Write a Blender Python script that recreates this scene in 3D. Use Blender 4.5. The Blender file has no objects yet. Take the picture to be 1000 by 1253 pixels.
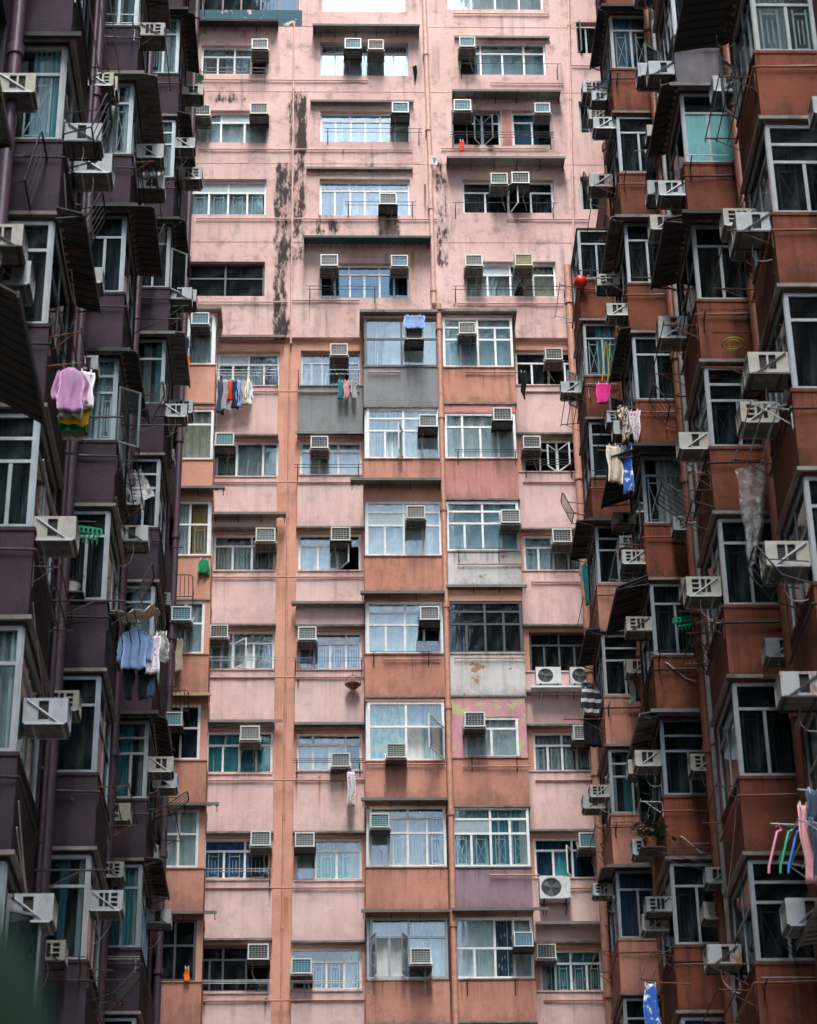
import bpy, math, random
from mathutils import Matrix, Vector
rnd = random.Random(11)
scene = bpy.context.scene
col = scene.collection
R_ = math.radians

# ------------------------------------------------------------------ camera
CZ = 1.6                       # eye height
F = 2850.0                     # focal length in photo pixels (1000 wide)
_z = Vector((-79, 5126, F)).normalized()
_x = Vector((1, 0, 79 / F)); _x = (_x - _z * _x.dot(_z)).normalized()
_y = _x.cross(_z)
if _y.z < 0: _y = -_y
RW = Vector((_x.x, _y.x, _z.x)); UW = Vector((_x.y, _y.y, _z.y)); FW = Vector((_x.z, _y.z, _z.z))
cam_d = bpy.data.cameras.new('camera'); cam = bpy.data.objects.new('camera', cam_d); col.objects.link(cam)
cam.matrix_world = Matrix(((RW.x, UW.x, -FW.x, 0), (RW.y, UW.y, -FW.y, 0), (RW.z, UW.z, -FW.z, CZ), (0, 0, 0, 1)))
cam_d.sensor_fit = 'HORIZONTAL'; cam_d.sensor_width = 24; cam_d.lens = 24 * F / 1000
cam_d.clip_start = 0.05; cam_d.clip_end = 3000
cam_d.dof.use_dof = True; cam_d.dof.focus_distance = 56; cam_d.dof.aperture_fstop = 2.8
scene.camera = cam
# ------------------------------------------------------------------ light
SUN_EL, SUN_AZ = 61, 183       # azimuth clockwise from +Y: the soft sun stands behind the viewer
w = bpy.data.worlds.new('World'); scene.world = w; w.use_nodes = True
nt = w.node_tree; nt.nodes.clear()
sky = nt.nodes.new('ShaderNodeTexSky'); sky.sky_type = 'NISHITA'; sky.sun_disc = False
sky.sun_elevation = R_(SUN_EL); sky.sun_rotation = R_(SUN_AZ)
sky.air_density = 1.2; sky.dust_density = 0.8
bg = nt.nodes.new('ShaderNodeBackground'); bg.inputs[1].default_value = 0.112
wo = nt.nodes.new('ShaderNodeOutputWorld')
hs = nt.nodes.new('ShaderNodeHueSaturation'); hs.inputs['Saturation'].default_value = .65   # thin overcast: the blue is veiled
nt.links.new(sky.outputs[0], hs.inputs['Color']); nt.links.new(hs.outputs[0], bg.inputs[0]); nt.links.new(bg.outputs[0], wo.inputs[0])
sd = bpy.data.lights.new('sun', 'SUN'); sun = bpy.data.objects.new('sun', sd); col.objects.link(sun)
sd.energy = 1.5; sd.angle = R_(34); sd.color = (1, .965, .92)
_d = Vector((math.sin(R_(SUN_AZ)) * math.cos(R_(SUN_EL)), math.cos(R_(SUN_AZ)) * math.cos(R_(SUN_EL)), math.sin(R_(SUN_EL))))
sun.rotation_euler = (-_d).to_track_quat('-Z', 'Y').to_euler(); sun.location = (0, -10, 80)
vs = scene.view_settings
vs.view_transform = 'Standard'; vs.look = 'None'; vs.gamma = 1; vs.use_curve_mapping = False; vs.exposure = 3.15
scene.cycles.max_bounces = 5; scene.cycles.diffuse_bounces = 2; scene.cycles.glossy_bounces = 2; scene.cycles.transparent_max_bounces = 8

# ------------------------------------------------------------------ geometry of the place
def ray(px, py): return RW * (px - 500) + UW * (626.5 - py) + FW * F
def PY(px, py, Y):
    r = ray(px, py); r = r * (Y / r.y); return Vector((r.x, r.y, r.z + CZ))
def PX(px, py, X):
    r = ray(px, py); r = r * (X / r.x); return Vector((r.x, r.y, r.z + CZ))
D = 52.4                       # metres to the pink end facade
TOP = 86.0  # storeys above the view are added height, cutting sky light on upper walls

# ------------------------------------------------------------------ mesh helper
class MB:
    def __init__(s): s.v = []; s.f = []; s.m = []; s.sm = []
    def add(s, vs, fs, m=0, smooth=False):
        b = len(s.v); s.v += [tuple(p) for p in vs]
        for f in fs: s.f.append([b + i for i in f]); s.m.append(m); s.sm.append(smooth)
    def box(s, x0, x1, y0, y1, z0, z1, m=0):
        if x0 > x1: x0, x1 = x1, x0
        if y0 > y1: y0, y1 = y1, y0
        if z0 > z1: z0, z1 = z1, z0
        s.add([(x0,y0,z0),(x1,y0,z0),(x1,y1,z0),(x0,y1,z0),(x0,y0,z1),(x1,y0,z1),(x1,y1,z1),(x0,y1,z1)],
              [(0,3,2,1),(4,5,6,7),(0,1,5,4),(1,2,6,5),(2,3,7,6),(3,0,4,7)], m)
    def quad(s, a, b, c, d, m=0): s.add([a, b, c, d], [(0,1,2,3)], m)
    def path(s, pts, r, n=6, m=0, cap=True):
        pts = [Vector(p) for p in pts]; N = len(pts); vs = []; fs = []
        for i, p in enumerate(pts):
            a = pts[max(i-1, 0)]; b = pts[min(i+1, N-1)]; t = (b - a).normalized()
            u = t.cross(Vector((0, 0, 1)))
            if u.length < .05: u = t.cross(Vector((0, 1, 0)))
            u.normalize(); w_ = t.cross(u)
            rr = r[i] if isinstance(r, (list, tuple)) else r
            for k in range(n):
                q = 2 * math.pi * (k + .5) / n
                vs.append(p + u * (rr * math.cos(q)) + w_ * (rr * math.sin(q)))
        for i in range(N - 1):
            for k in range(n):
                k2 = (k + 1) % n; fs.append((i*n+k, i*n+k2, (i+1)*n+k2, (i+1)*n+k))
        s.add(vs, fs, m, n > 5)
        if cap:
            s.add(vs[:n], [tuple(range(n))[::-1]], m); s.add(vs[-n:], [tuple(range(n))], m)
    def prism(s, poly, axis, a0, a1, m=0):
        """poly: points in the plane normal to axis ('x' -> (y,z), 'y' -> (x,z))"""
        def p3(p, a): return (a, p[0], p[1]) if axis == 'x' else (p[0], a, p[1])
        n = len(poly); vs = [p3(p, a0) for p in poly] + [p3(p, a1) for p in poly]
        s.add(vs, [tuple(range(n)), tuple(range(n, 2*n))[::-1]] + [(i, (i+1) % n + 0, (i+1) % n + n, i + n)[::-1] for i in range(n)], m)
    def sheet(s, pts, th, m=0):
        """four corners, thickened along the normal"""
        a, b, c, d = [Vector(p) for p in pts]; nrm = (b - a).cross(d - a).normalized() * th
        q = [a, b, c, d, a + nrm, b + nrm, c + nrm, d + nrm]
        s.add(q, [(0,3,2,1),(4,5,6,7),(0,1,5,4),(1,2,6,5),(2,3,7,6),(3,0,4,7)], m)
    def mesh(s, name, mats):
        me = bpy.data.meshes.new(name); me.from_pydata(s.v, [], s.f)
        for mt in (mats if isinstance(mats, (list, tuple)) else [mats]): me.materials.append(M[mt])
        me.polygons.foreach_set('material_index', s.m); me.polygons.foreach_set('use_smooth', s.sm)
        me.update(); return me
    def build(s, name, mats, parent=None, loc=None, rz=0):
        return mk(name, s.mesh(name, mats), parent, loc, rz)
def mk(name, me, parent=None, loc=None, rz=0, scale=None):
    o = bpy.data.objects.new(name, me); col.objects.link(o)
    if parent is not None: o.parent = parent
    if loc is not None: o.location = loc
    if rz: o.rotation_euler = (0, 0, rz)
    if scale is not None: o.scale = scale
    return o
def tag(o, label, cat, group=None, kind=None):
    o['label'] = label; o['category'] = cat
    if group: o['group'] = group
    if kind: o['kind'] = kind
    return o
def empty(name, loc=(0, 0, 0), rz=0):
    o = bpy.data.objects.new(name, None); col.objects.link(o); o.location = loc; o.rotation_euler = (0, 0, rz)
    o.empty_display_size = .1; return o

# ------------------------------------------------------------------ materials
M = {}
def base(name):
    m = bpy.data.materials.new(name); m.use_nodes = True; M[name] = m
    nt = m.node_tree; b = nt.nodes['Principled BSDF']; return m, nt, b
class NT:
    def __init__(s, nt): s.nt = nt; s.pos = s.n('ShaderNodeTexCoord').outputs['Object']
    def n(s, t, **kw):
        x = s.nt.nodes.new(t)
        for k, v in kw.items(): setattr(x, k, v)
        return x
    def l(s, a, b): s.nt.links.new(a, b)
    def noise(s, scale, detail=4, sc=(1, 1, 1), rough=.55, off=0):
        mp = s.n('ShaderNodeMapping'); mp.inputs['Scale'].default_value = sc; mp.inputs['Location'].default_value = (off, off * .7, off * 1.3)
        s.l(s.pos, mp.inputs[0]); t = s.n('ShaderNodeTexNoise'); s.l(mp.outputs[0], t.inputs['Vector'])
        t.inputs['Scale'].default_value = scale; t.inputs['Detail'].default_value = detail; t.inputs['Roughness'].default_value = rough
        return t.outputs['Fac']
    def ramp(s, f, a, b, lo=0., hi=1.):
        t = s.n('ShaderNodeMapRange', interpolation_type='SMOOTHSTEP'); s.l(f, t.inputs[0])
        for i, v in enumerate((a, b, lo, hi)): t.inputs[i+1].default_value = v
        return t.outputs[0]
    def math(s, op, a, b=None):
        t = s.n('ShaderNodeMath', operation=op)
        for i, v in enumerate((a, b)):
            if v is None: continue
            if isinstance(v, (int, float)): t.inputs[i].default_value = v
            else: s.l(v, t.inputs[i])
        return t.outputs[0]
    def mix(s, f, a, b):
        t = s.n('ShaderNodeMix', data_type='RGBA')
        if isinstance(f, (int, float)): t.inputs[0].default_value = f
        else: s.l(f, t.inputs[0])
        for i, v in ((6, a), (7, b)):
            if isinstance(v, tuple): t.inputs[i].default_value = (*v, 1)
            else: s.l(v, t.inputs[i])
        return t.outputs[2]
    def sep(s):
        t = s.n('ShaderNodeSeparateXYZ'); s.l(s.pos, t.inputs[0]); return t.outputs
    def bump(s, b, h, strength=.3, dist=.02):
        t = s.n('ShaderNodeBump'); t.inputs['Strength'].default_value = strength; t.inputs['Distance'].default_value = dist
        s.l(h, t.inputs['Height']); s.l(t.outputs[0], b.inputs['Normal'])
def scl(c, k): return tuple(min(1, v * k) for v in c)
def wallmat(name, c, c2=None, dirt=.35, dcol=(.06, .045, .04), streak=.5, mold=None, peel=None, off=0, rust=(), run=0, chips=None):
    m, nt, b = base(name); t = NT(nt)
    c2 = c2 or scl(c, .8)
    cc = t.mix(t.ramp(t.noise(.7, 5, off=off), .3, .7), c2, c)
    cc = t.mix(t.ramp(t.noise(3.1, 6, off=off + 5), .5, .75, 0, .35), cc, scl(c, 1.18))
    # rain streaks: noise drawn out vertically
    st = t.math('MULTIPLY', t.ramp(t.noise(3.2, 5, (2.0, 2.0, .11), off=off + 9), .44, .80), t.ramp(t.noise(.9, 3, off=off + 3), .35, .6))
    cc = t.mix(t.math('MULTIPLY', st, streak), cc, t.mix(.5, dcol, scl(c, .35)))
    # blotchy grime
    gr = t.ramp(t.noise(1.9, 6, rough=.68, off=off + 17), .50, .74)
    cc = t.mix(t.math('MULTIPLY', gr, dirt), cc, dcol)
    sp = t.ramp(t.noise(11, 4, rough=.7, off=off + 21), .61, .70)
    cc = t.mix(t.math('MULTIPLY', sp, dirt * .8), cc, dcol)
    if run:                                                # rain run-off from the sill above: dark runs of uneven length
        ge = t.n('ShaderNodeSeparateXYZ'); t.l(t.n('ShaderNodeTexCoord').outputs['Generated'], ge.inputs[0]); gz = ge.outputs[2]
        rn = t.noise(1.0, 5, (7, 7, .12), .7, off=off + 51)
        f = t.ramp(t.math('SUBTRACT', rn, t.math('MULTIPLY', t.math('SUBTRACT', 1, gz), .30)), .40, .62)
        cc = t.mix(t.math('MULTIPLY', f, run), cc, t.mix(.5, dcol, scl(c, .3)))
        lo = t.ramp(t.math('SUBTRACT', t.noise(2.2, 5, (1.5, 1.5, .6), .7, off=off + 61), t.math('MULTIPLY', gz, .9)), .22, .5)
        cc = t.mix(t.math('MULTIPLY', lo, run * .8), cc, t.mix(.6, dcol, scl(c, .35)))
    if chips:
        cf = t.ramp(t.noise(7, 5, rough=.7, off=off + 71), .70, .73)
        cc = t.mix(cf, cc, chips)
    if peel:
        pf = t.ramp(t.noise(2.4, 8, rough=.66, off=off + 31), peel[1], peel[1] + .02)
        cc = t.mix(pf, cc, peel[0])
    if mold:
        x = t.sep(); tot = None; halo = None; mn = t.noise(4.6, 8, (1.3, 1.3, .38), .74, off=2)
        for (xc, hw, z0, z1, th) in mold:
            mx = t.ramp(t.math('ABSOLUTE', t.math('SUBTRACT', x[0], xc)), hw * .35, hw, 1, 0)
            mz = t.math('MULTIPLY', t.ramp(x[2], z0 - .25, z0 + .25), t.ramp(x[2], z1 - .3, z1 + .3, 1, 0))
            mm = t.math('MULTIPLY', mx, mz)
            f = t.math('ADD', mn, t.math('MULTIPLY', t.math('SUBTRACT', mm, 1), .35))
            f2 = t.ramp(f, th - .16, th + .04); f = t.ramp(f, th - .04, th + .07)
            tot = f if tot is None else t.math('MAXIMUM', tot, f); halo = f2 if halo is None else t.math('MAXIMUM', halo, f2)
        cc = t.mix(t.math('MULTIPLY', halo, .5), cc, (.16, .11, .095)); cc = t.mix(t.math('MULTIPLY', tot, .92), cc, (.02, .018, .018))
    if rust:                                               # run-off marks below iron brackets
        x = t.sep(); rn = t.noise(9, 4, (1, 1, .15), off=4)
        for (xc, hw, z0, z1, rc) in rust:
            mx = t.ramp(t.math('ABSOLUTE', t.math('SUBTRACT', x[0], xc)), hw * .1, hw, 1, 0)
            mz = t.math('MULTIPLY', t.ramp(x[2], z0, z0 + (z1 - z0) * .8), t.ramp(x[2], z1 - .02, z1 + .02, 1, 0))
            cc = t.mix(t.math('MULTIPLY', t.math('MULTIPLY', mx, mz), t.ramp(rn, .3, .6, .35, .95)), cc, rc)
    t.l(cc, b.inputs['Base Color'])
    b.inputs['Roughness'].default_value = .88; b.inputs['Specular IOR Level'].default_value = .25
    t.bump(b, t.noise(14, 6, rough=.75), .55, .02); return m
def plain(name, c, rough=.6, metal=0, var=.2, bump=0, nscale=6, spec=.4, grime=.25):
    m, nt, b = base(name); t = NT(nt)
    cc = t.mix(t.ramp(t.noise(nscale, 5), .3, .7), scl(c, 1 - var), scl(c, 1 + var * .6))
    if grime:
        g = t.ramp(t.noise(nscale * .8, 5, (1, 1, .4), .7, off=7), .52, .78)
        cc = t.mix(t.math('MULTIPLY', g, grime), cc, scl((.05, .042, .035), 1))
    t.l(cc, b.inputs['Base Color']); b.inputs['Roughness'].default_value = rough
    b.inputs['Metallic'].default_value = metal; b.inputs['Specular IOR Level'].default_value = spec
    if bump: t.bump(b, t.noise(nscale * 5, 3), bump, .01)
    return m
def glass(name, tint, refl=1.0):
    m, nt, b = base(name); t = NT(nt); nt.nodes.remove(b)
    out = nt.nodes['Material Output']
    tr = t.n('ShaderNodeBsdfTransparent'); tr.inputs[0].default_value = (*tint, 1)
    gl = t.n('ShaderNodeBsdfGlossy'); gl.inputs['Roughness'].default_value = .03; gl.inputs[0].default_value = (.9, .96, 1, 1)
    bp = t.n('ShaderNodeBump'); bp.inputs['Strength'].default_value = .06; bp.inputs['Distance'].default_value = .05
    t.l(t.noise(1.6, 3), bp.inputs['Height']); t.l(bp.outputs[0], gl.inputs['Normal'])
    fr = t.n('ShaderNodeFresnel'); fr.inputs[0].default_value = 1.55
    fac = t.math('MINIMUM', t.math('ADD', t.math('MULTIPLY', fr.outputs[0], .52 * refl), .002), .95)
    df = t.n('ShaderNodeBsdfDiffuse'); df.inputs[0].default_value = (.24, .32, .34, 1)   # dust film on old glass
    mx0 = t.n('ShaderNodeMixShader'); t.l(t.ramp(t.noise(2.5, 6, (1, 1, .5)), .45, .85, .01, .14), mx0.inputs[0])
    t.l(tr.outputs[0], mx0.inputs[1]); t.l(df.outputs[0], mx0.inputs[2])
    mx = t.n('ShaderNodeMixShader'); t.l(fac, mx.inputs[0]); t.l(mx0.outputs[0], mx.inputs[1]); t.l(gl.outputs[0], mx.inputs[2])
    t.l(mx.outputs[0], out.inputs[0]); return m
def two_tone(name, c1, c2, scale, th, soft=.03, sc=(1, 1, 1), rough=.85, kind='noise'):
    m, nt, b = base(name); t = NT(nt)
    if kind == 'stripe':
        wv = t.n('ShaderNodeTexWave', wave_type='BANDS', bands_direction='Z'); t.l(t.pos, wv.inputs[0]); wv.inputs['Scale'].default_value = scale; f = wv.outputs['Fac']
    elif kind == 'dots':
        v = t.n('ShaderNodeTexVoronoi'); t.l(t.pos, v.inputs['Vector']); v.inputs['Scale'].default_value = scale; v.inputs['Randomness'].default_value = .5; f = v.outputs['Distance']
    else: f = t.noise(scale, 6, sc, .6)
    t.l(t.mix(t.ramp(f, th - soft, th + soft), c1, c2), b.inputs['Base Color']); b.inputs['Roughness'].default_value = rough
    return m
zof = lambda y: PY(357, y, D).z
xof = lambda x, y: PY(x, y, D).x
PINK = (.72, .515, .48)
wallmat('pink', PINK, (.65, .43, .39), .55, streak=.6, mold=[
    (xof(370, 160), .22, zof(192), zof(112), .40), (xof(362, 200), .42, zof(300), zof(110), .50), (xof(344, 290), .3, zof(425), zof(198), .45),
    (xof(400, 275), .75, zof(292), zof(262), .50), (xof(362, 300), .4, zof(325), zof(205), .50), (xof(475, 275), .7, zof(295), zof(262), .53),
    (xof(540, 230), .3, zof(330), zof(192), .52), (xof(280, 120), 1.0, zof(130), zof(113), .52), (xof(345, 400), .45, zof(413), zof(385), .48),
    (xof(620, 205), 1.3, zof(206), zof(199), .47), (xof(455, 202), .5, zof(212), zof(200), .47)], rust=[(xof(505, 308), 0.1, zof(372), zof(308), (.45, .2, .04)), (xof(379, 372), 0.04, zof(398), zof(372), (.10, .06, .045)), (xof(460, 372), 0.04, zof(398), zof(372), (.45, .2, .04)), (xof(420, 182), 0.05, zof(200), zof(182), (.10, .06, .045)), (xof(556, 372), 0.04, zof(380), zof(372), (.10, .06, .045)), (xof(475, 262), 0.16, zof(292), zof(262), (.10, .06, .045)), (xof(520, 225), 0.05, zof(290), zof(225), (.10, .06, .045))])
wallmat('pink_panel', (.76, .55, .515), (.71, .48, .44), .25, streak=.32, off=40, rust=[(xof(363, 950), 0.05, zof(1002), zof(950), (.45, .2, .04)), (xof(391, 950), 0.05, zof(1008), zof(950), (.45, .2, .04)), (xof(420, 950), 0.05, zof(990), zof(950), (.45, .2, .04)), (xof(330, 1085), 0.04, zof(1115), zof(1085), (.10, .06, .045)), (xof(250, 955), 0.04, zof(975), zof(955), (.10, .06, .045)), (xof(305, 480), 0.25, zof(508), zof(480), (.10, .06, .045)), (xof(420, 480), 0.12, zof(525), zof(480), (.10, .06, .045)), (xof(365, 832), 0.04, zof(850), zof(832), (.10, .06, .045)), (xof(250, 1222), 0.05, zof(1252), zof(1222), (.10, .06, .045)), (xof(325, 1222), 0.05, zof(1250), zof(1222), (.10, .06, .045))], run=0.28)
wallmat('salmon', (.67, .355, .265), (.61, .30, .215), .2, rust=[(xof(350, 1120), .09, zof(1150), zof(1095), (.42, .2, .05))], streak=.3, off=80)
wallmat('salmon_bay', (.59, .29, .215), (.51, .235, .165), .35, streak=.5, off=120, run=0.5, chips=(.62, .42, .34))
wallmat('pink_bay', (.58, .28, .25), (.52, .23, .19), .2, streak=.5, off=140, run=0.5)
wallmat('grey_render', (.27, .28, .285), (.22, .23, .235), .15, streak=.25, off=160, run=0.35)
wallmat('white_peel', (.66, .65, .63), (.58, .57, .54), .25, streak=.4, peel=((.42, .2, .13), .60), off=180, run=0.55)
wallmat('green_pink', (.60, .33, .36), (.56, .28, .31), .2, streak=.3, peel=((.45, .47, .23), .54), off=200)
wallmat('purple_bay', (.33, .235, .275), (.28, .195, .23), .2, streak=.3, off=220, run=0.5)
wallmat('blue_peel', (.055, .13, .165), (.045, .11, .14), .2, streak=.3, peel=(PINK, .60), off=240)
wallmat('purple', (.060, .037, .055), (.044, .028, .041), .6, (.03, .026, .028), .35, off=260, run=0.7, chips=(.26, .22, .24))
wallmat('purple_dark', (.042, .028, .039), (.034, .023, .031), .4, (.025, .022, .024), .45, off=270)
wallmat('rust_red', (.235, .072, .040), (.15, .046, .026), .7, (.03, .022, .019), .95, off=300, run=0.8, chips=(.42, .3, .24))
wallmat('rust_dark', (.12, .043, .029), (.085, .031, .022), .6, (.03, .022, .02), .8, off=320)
wallmat('grey_bay', (.16, .15, .17), (.13, .12, .14), .3, streak=.5, off=330, run=0.6)
wallmat('concrete', (.26, .25, .235), (.2, .19, .18), .4, streak=.5, off=350)
wallmat('cream_wall', (.5, .36, .2), (.42, .3, .17), .4, streak=.5, off=360)
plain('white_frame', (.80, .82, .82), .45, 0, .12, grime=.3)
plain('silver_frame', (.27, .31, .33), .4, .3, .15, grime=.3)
plain('side_white_shaded', (.30, .335, .35), .45, 0, .15, grime=.45)  # white frame with the side blocks' shade put into its colour
plain('dark_frame', (.05, .052, .058), .4, .2, .2)
plain('aluminium', (.22, .26, .28), .35, .4, .15, grime=.35)
plain('white_bar', (.62, .66, .67), .5, 0, .1, grime=.15)
glass('glass', (.88, .94, .95)); glass('glass_dark', (.35, .42, .45), .8); glass('glass_blue', (.4, .62, .72), 1.1)
plain('frosted', (.42, .55, .56), .3, 0, .1, grime=.1)
plain('teal_panel', (.07, .30, .31), .35, 0, .15)
for n_, c_ in dict(white=(.72, .74, .74), cream=(.62, .55, .42), grey=(.35, .37, .38), blue=(.05, .16, .33), teal=(.06, .30, .34), green=(.05, .42, .30),
                   orange=(.62, .36, .10), navy=(.02, .05, .12), pale=(.45, .58, .64), brown=(.16, .1, .07), dark=(.03, .032, .035)).items():
    plain('curtain_' + n_, c_, .9, 0, .18, grime=.05, nscale=4, spec=.1)
two_tone('curtain_flower', (.55, .62, .5), (.22, .5, .5), 7, .53)
two_tone('curtain_dots', (.6, .65, .7), (.02, .06, .13), 5.5, .22, kind='dots')
plain('interior', (.10, .095, .09), .9, grime=.1)
plain('steel_dark', (.035, .033, .035), .55, .3, .3)
plain('rust', (.13, .055, .03), .8, .2, .5)
plain('galvanised', (.36, .38, .39), .45, .5, .2, grime=.3)
two_tone('canopy', (.034, .036, .038), (.085, .05, .035), 3.2, .60, .1)
plain('canopy_green', (.03, .075, .065), .7, 0, .3)
two_tone('canopy_grey', (.15, .155, .155), (.12, .07, .045), 3.0, .60, .1)
plain('concrete_lip', (.22, .2, .18), .9, 0, .35, .3, 5, grime=.6)
plain('pipe_pink', (.68, .42, .36), .55, 0, .15, grime=.3)
plain('pipe_salmon', (.58, .29, .21), .5, 0, .15, grime=.3)
plain('pipe_purple', (.08, .047, .07), .45, 0, .2, grime=.25)
plain('pipe_red', (.23, .083, .053), .5, 0, .2, grime=.35)
plain('pipe_grey', (.3, .31, .31), .5, 0, .2)
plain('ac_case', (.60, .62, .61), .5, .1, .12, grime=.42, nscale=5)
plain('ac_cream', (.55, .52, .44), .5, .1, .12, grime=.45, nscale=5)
plain('ac_shaded', (.27, .295, .31), .5, .15, .15, grime=.55, nscale=5)  # white case darkened in colour to stand in for shade on the side blocks
plain('ac_shaded_cream', (.31, .30, .255), .5, .1, .15, grime=.55, nscale=5)  # cream case, the same side-block shade put into its colour
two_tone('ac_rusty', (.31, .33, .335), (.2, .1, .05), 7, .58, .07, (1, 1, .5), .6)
plain('ac_under', (.13, .13, .12), .85, 0, .4, nscale=5)
plain('ac_slot', (.012, .013, .014), .8)
plain('filter_blue', (.02, .20, .27), .6, 0, .2); plain('filter_dark', (.03, .036, .04), .7); plain('filter_grey', (.15, .16, .165), .7)
plain('filter_green', (.07, .17, .13), .7); plain('filter_yellow', (.3, .24, .08), .7)
plain('hose', (.55, .53, .47), .6)
for n_, c_ in dict(lilac=(.5, .27, .45), white=(.7, .7, .7), grey=(.33, .34, .35), yellow=(.72, .46, .02), green=(.02, .22, .1), skyblue=(.24, .36, .62), black=(.012, .013, .016), navy=(.02, .035, .09),
                   blue=(.03, .16, .5), red=(.62, .06, .03), pink=(.75, .05, .28), rose=(.55, .28, .3), jeans=(.05, .075, .11), beige=(.42, .36, .27), cream=(.72, .64, .46), orange=(.75, .2, .03), teal=(.03, .2, .22), brown=(.2, .09, .04)).items():
    plain('cloth_' + n_, c_, .9, 0, .15, grime=.0, nscale=5, spec=.1)
two_tone('cloth_leopard', (.03, .025, .02), (.5, .42, .34), 16, .5)
two_tone('cloth_stripe', (.015, .016, .02), (.5, .5, .5), 1.35, .72, .03, kind='stripe')
two_tone('cloth_bluewhite', (.02, .1, .42), (.6, .66, .72), 7, .56)
two_tone('cloth_pattern', (.45, .36, .28), (.6, .52, .44), 30, .5)
two_tone('cloth_flower', (.6, .6, .62), (.45, .16, .24), 22, .56)
plain('plastic_green', (.02, .35, .18), .35, 0, .1, grime=0); plain('plastic_red', (.75, .05, .02), .3, 0, .1, grime=0); plain('plastic_white', (.7, .7, .68), .35, 0, .1, grime=.1)
plain('plastic_yellow', (.62, .55, .05), .35, 0, .1, grime=0); plain('plastic_pink', (.7, .25, .38), .35, 0, .1, grime=0); plain('plastic_blue', (.03, .17, .55), .35, 0, .1, grime=0)
plain('wood_pole', (.24, .1, .05), .7, 0, .3); plain('basket', (.26, .1, .04), .7, 0, .4, .3, 12)
plain('soil', (.03, .022, .016), .95); plain('leaf', (.006, .020, .014), .8, 0, .3, grime=0, spec=.1); plain('leaf_dark', (.004, .008, .004), .8, 0, .3, grime=0, spec=.1)
plain('plant_leaf', (.045, .11, .045), .5, 0, .4, grime=0); plain('bark', (.08, .06, .045), .9, 0, .3)
plain('fan_black', (.02, .022, .024), .4)
plain('lamp_red', (.7, .04, .02), .35, grime=0)
def film(name):
    m, nt, b = base(name); t = NT(nt)
    b.inputs['Base Color'].default_value = (.75, .77, .76, 1); b.inputs['Roughness'].default_value = .18
    t.l(t.ramp(t.noise(9, 5), .35, .7, .12, .55), b.inputs['Alpha']); t.bump(b, t.noise(14, 6), .8, .03)
film('plastic_film')
def groundmat():
    m, nt, b = base('paving'); t = NT(nt)
    t.l(t.mix(t.ramp(t.noise(.8, 8), .3, .7), (.20, .196, .19), (.29, .282, .27)), b.inputs['Base Color']); b.inputs['Roughness'].default_value = .9
groundmat()

# ------------------------------------------------------------------ setting
g = MB(); g.quad((-600, -600, 0), (600, -600, 0), (600, 600, 0), (-600, 600, 0))
go = g.build('ground', 'paving'); go['kind'] = 'structure'

# ------------------------------------------------------------------ generic builders
def wall_holes(mb, u0, u1, z0, z1, holes, depth, f, m=0, mr=None):
    """front sheet at depth 0 with rectangular openings and reveals; f(u, d, z) -> world point"""
    mr = m if mr is None else mr
    us = sorted({u0, u1} | {min(max(v, u0), u1) for h in holes for v in h[:2]})
    zs = sorted({z0, z1} | {min(max(v, z0), z1) for h in holes for v in h[2:]})
    for j in range(len(zs) - 1):
        zc = (zs[j] + zs[j+1]) / 2; run = None
        for i in range(len(us)):
            solid = i < len(us) - 1 and not any(h[0] < (us[i] + us[i+1]) / 2 < h[1] and h[2] < zc < h[3] for h in holes)
            if solid and run is None: run = us[i]
            if not solid and run is not None:
                a, b = run, us[i]; run = None
                mb.quad(f(a, 0, zs[j]), f(b, 0, zs[j]), f(b, 0, zs[j+1]), f(a, 0, zs[j+1]), m)
    for a, b, c, d in holes:
        if d >= z1: continue                               # a notch in the outline, not an opening
        mb.quad(f(a, 0, c), f(b, 0, c), f(b, depth, c), f(a, depth, c), mr); mb.quad(f(a, 0, d), f(a, depth, d), f(b, depth, d), f(b, 0, d), mr)
        mb.quad(f(a, 0, c), f(a, depth, c), f(a, depth, d), f(a, 0, d), mr); mb.quad(f(b, 0, c), f(b, 0, d), f(b, depth, d), f(b, depth, c), mr)

_pc = MB(); _pc.box(0, 1, 0, 1, 0, 1)
PANE = {}
def pane_mesh(mt):
    if mt not in PANE: PANE[mt] = _pc.mesh('pane', mt)
    return PANE[mt]
CURT = {}
def curtain_mesh(mt, v):
    k = (mt, v)
    if k not in CURT:
        r = random.Random(v * 7 + 1); mb = MB(); n = 26; ph = r.random() * 6; vs = []
        pull = [0, .28, 0][v % 3]
        for zi, z in enumerate((0, .25, .5, .75, 1)):
            for i in range(n + 1):
                u = i / n
                y = .05 * math.sin(u * (26 + 9 * (v % 2)) + ph) + .018 * math.sin(u * 71 + ph * 2 + z)
                sh = 1 - pull * math.sin(math.pi * (1 - z) * .55) if pull else 1
                vs.append((u * sh, y, z))
        fs = [(j*(n+1)+i, j*(n+1)+i+1, (j+1)*(n+1)+i+1, (j+1)*(n+1)+i) for j in range(4) for i in range(n)]
        mb.add(vs, fs, 0, True); CURT[k] = mb.mesh('curtain', mt)
    return CURT[k]
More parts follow.
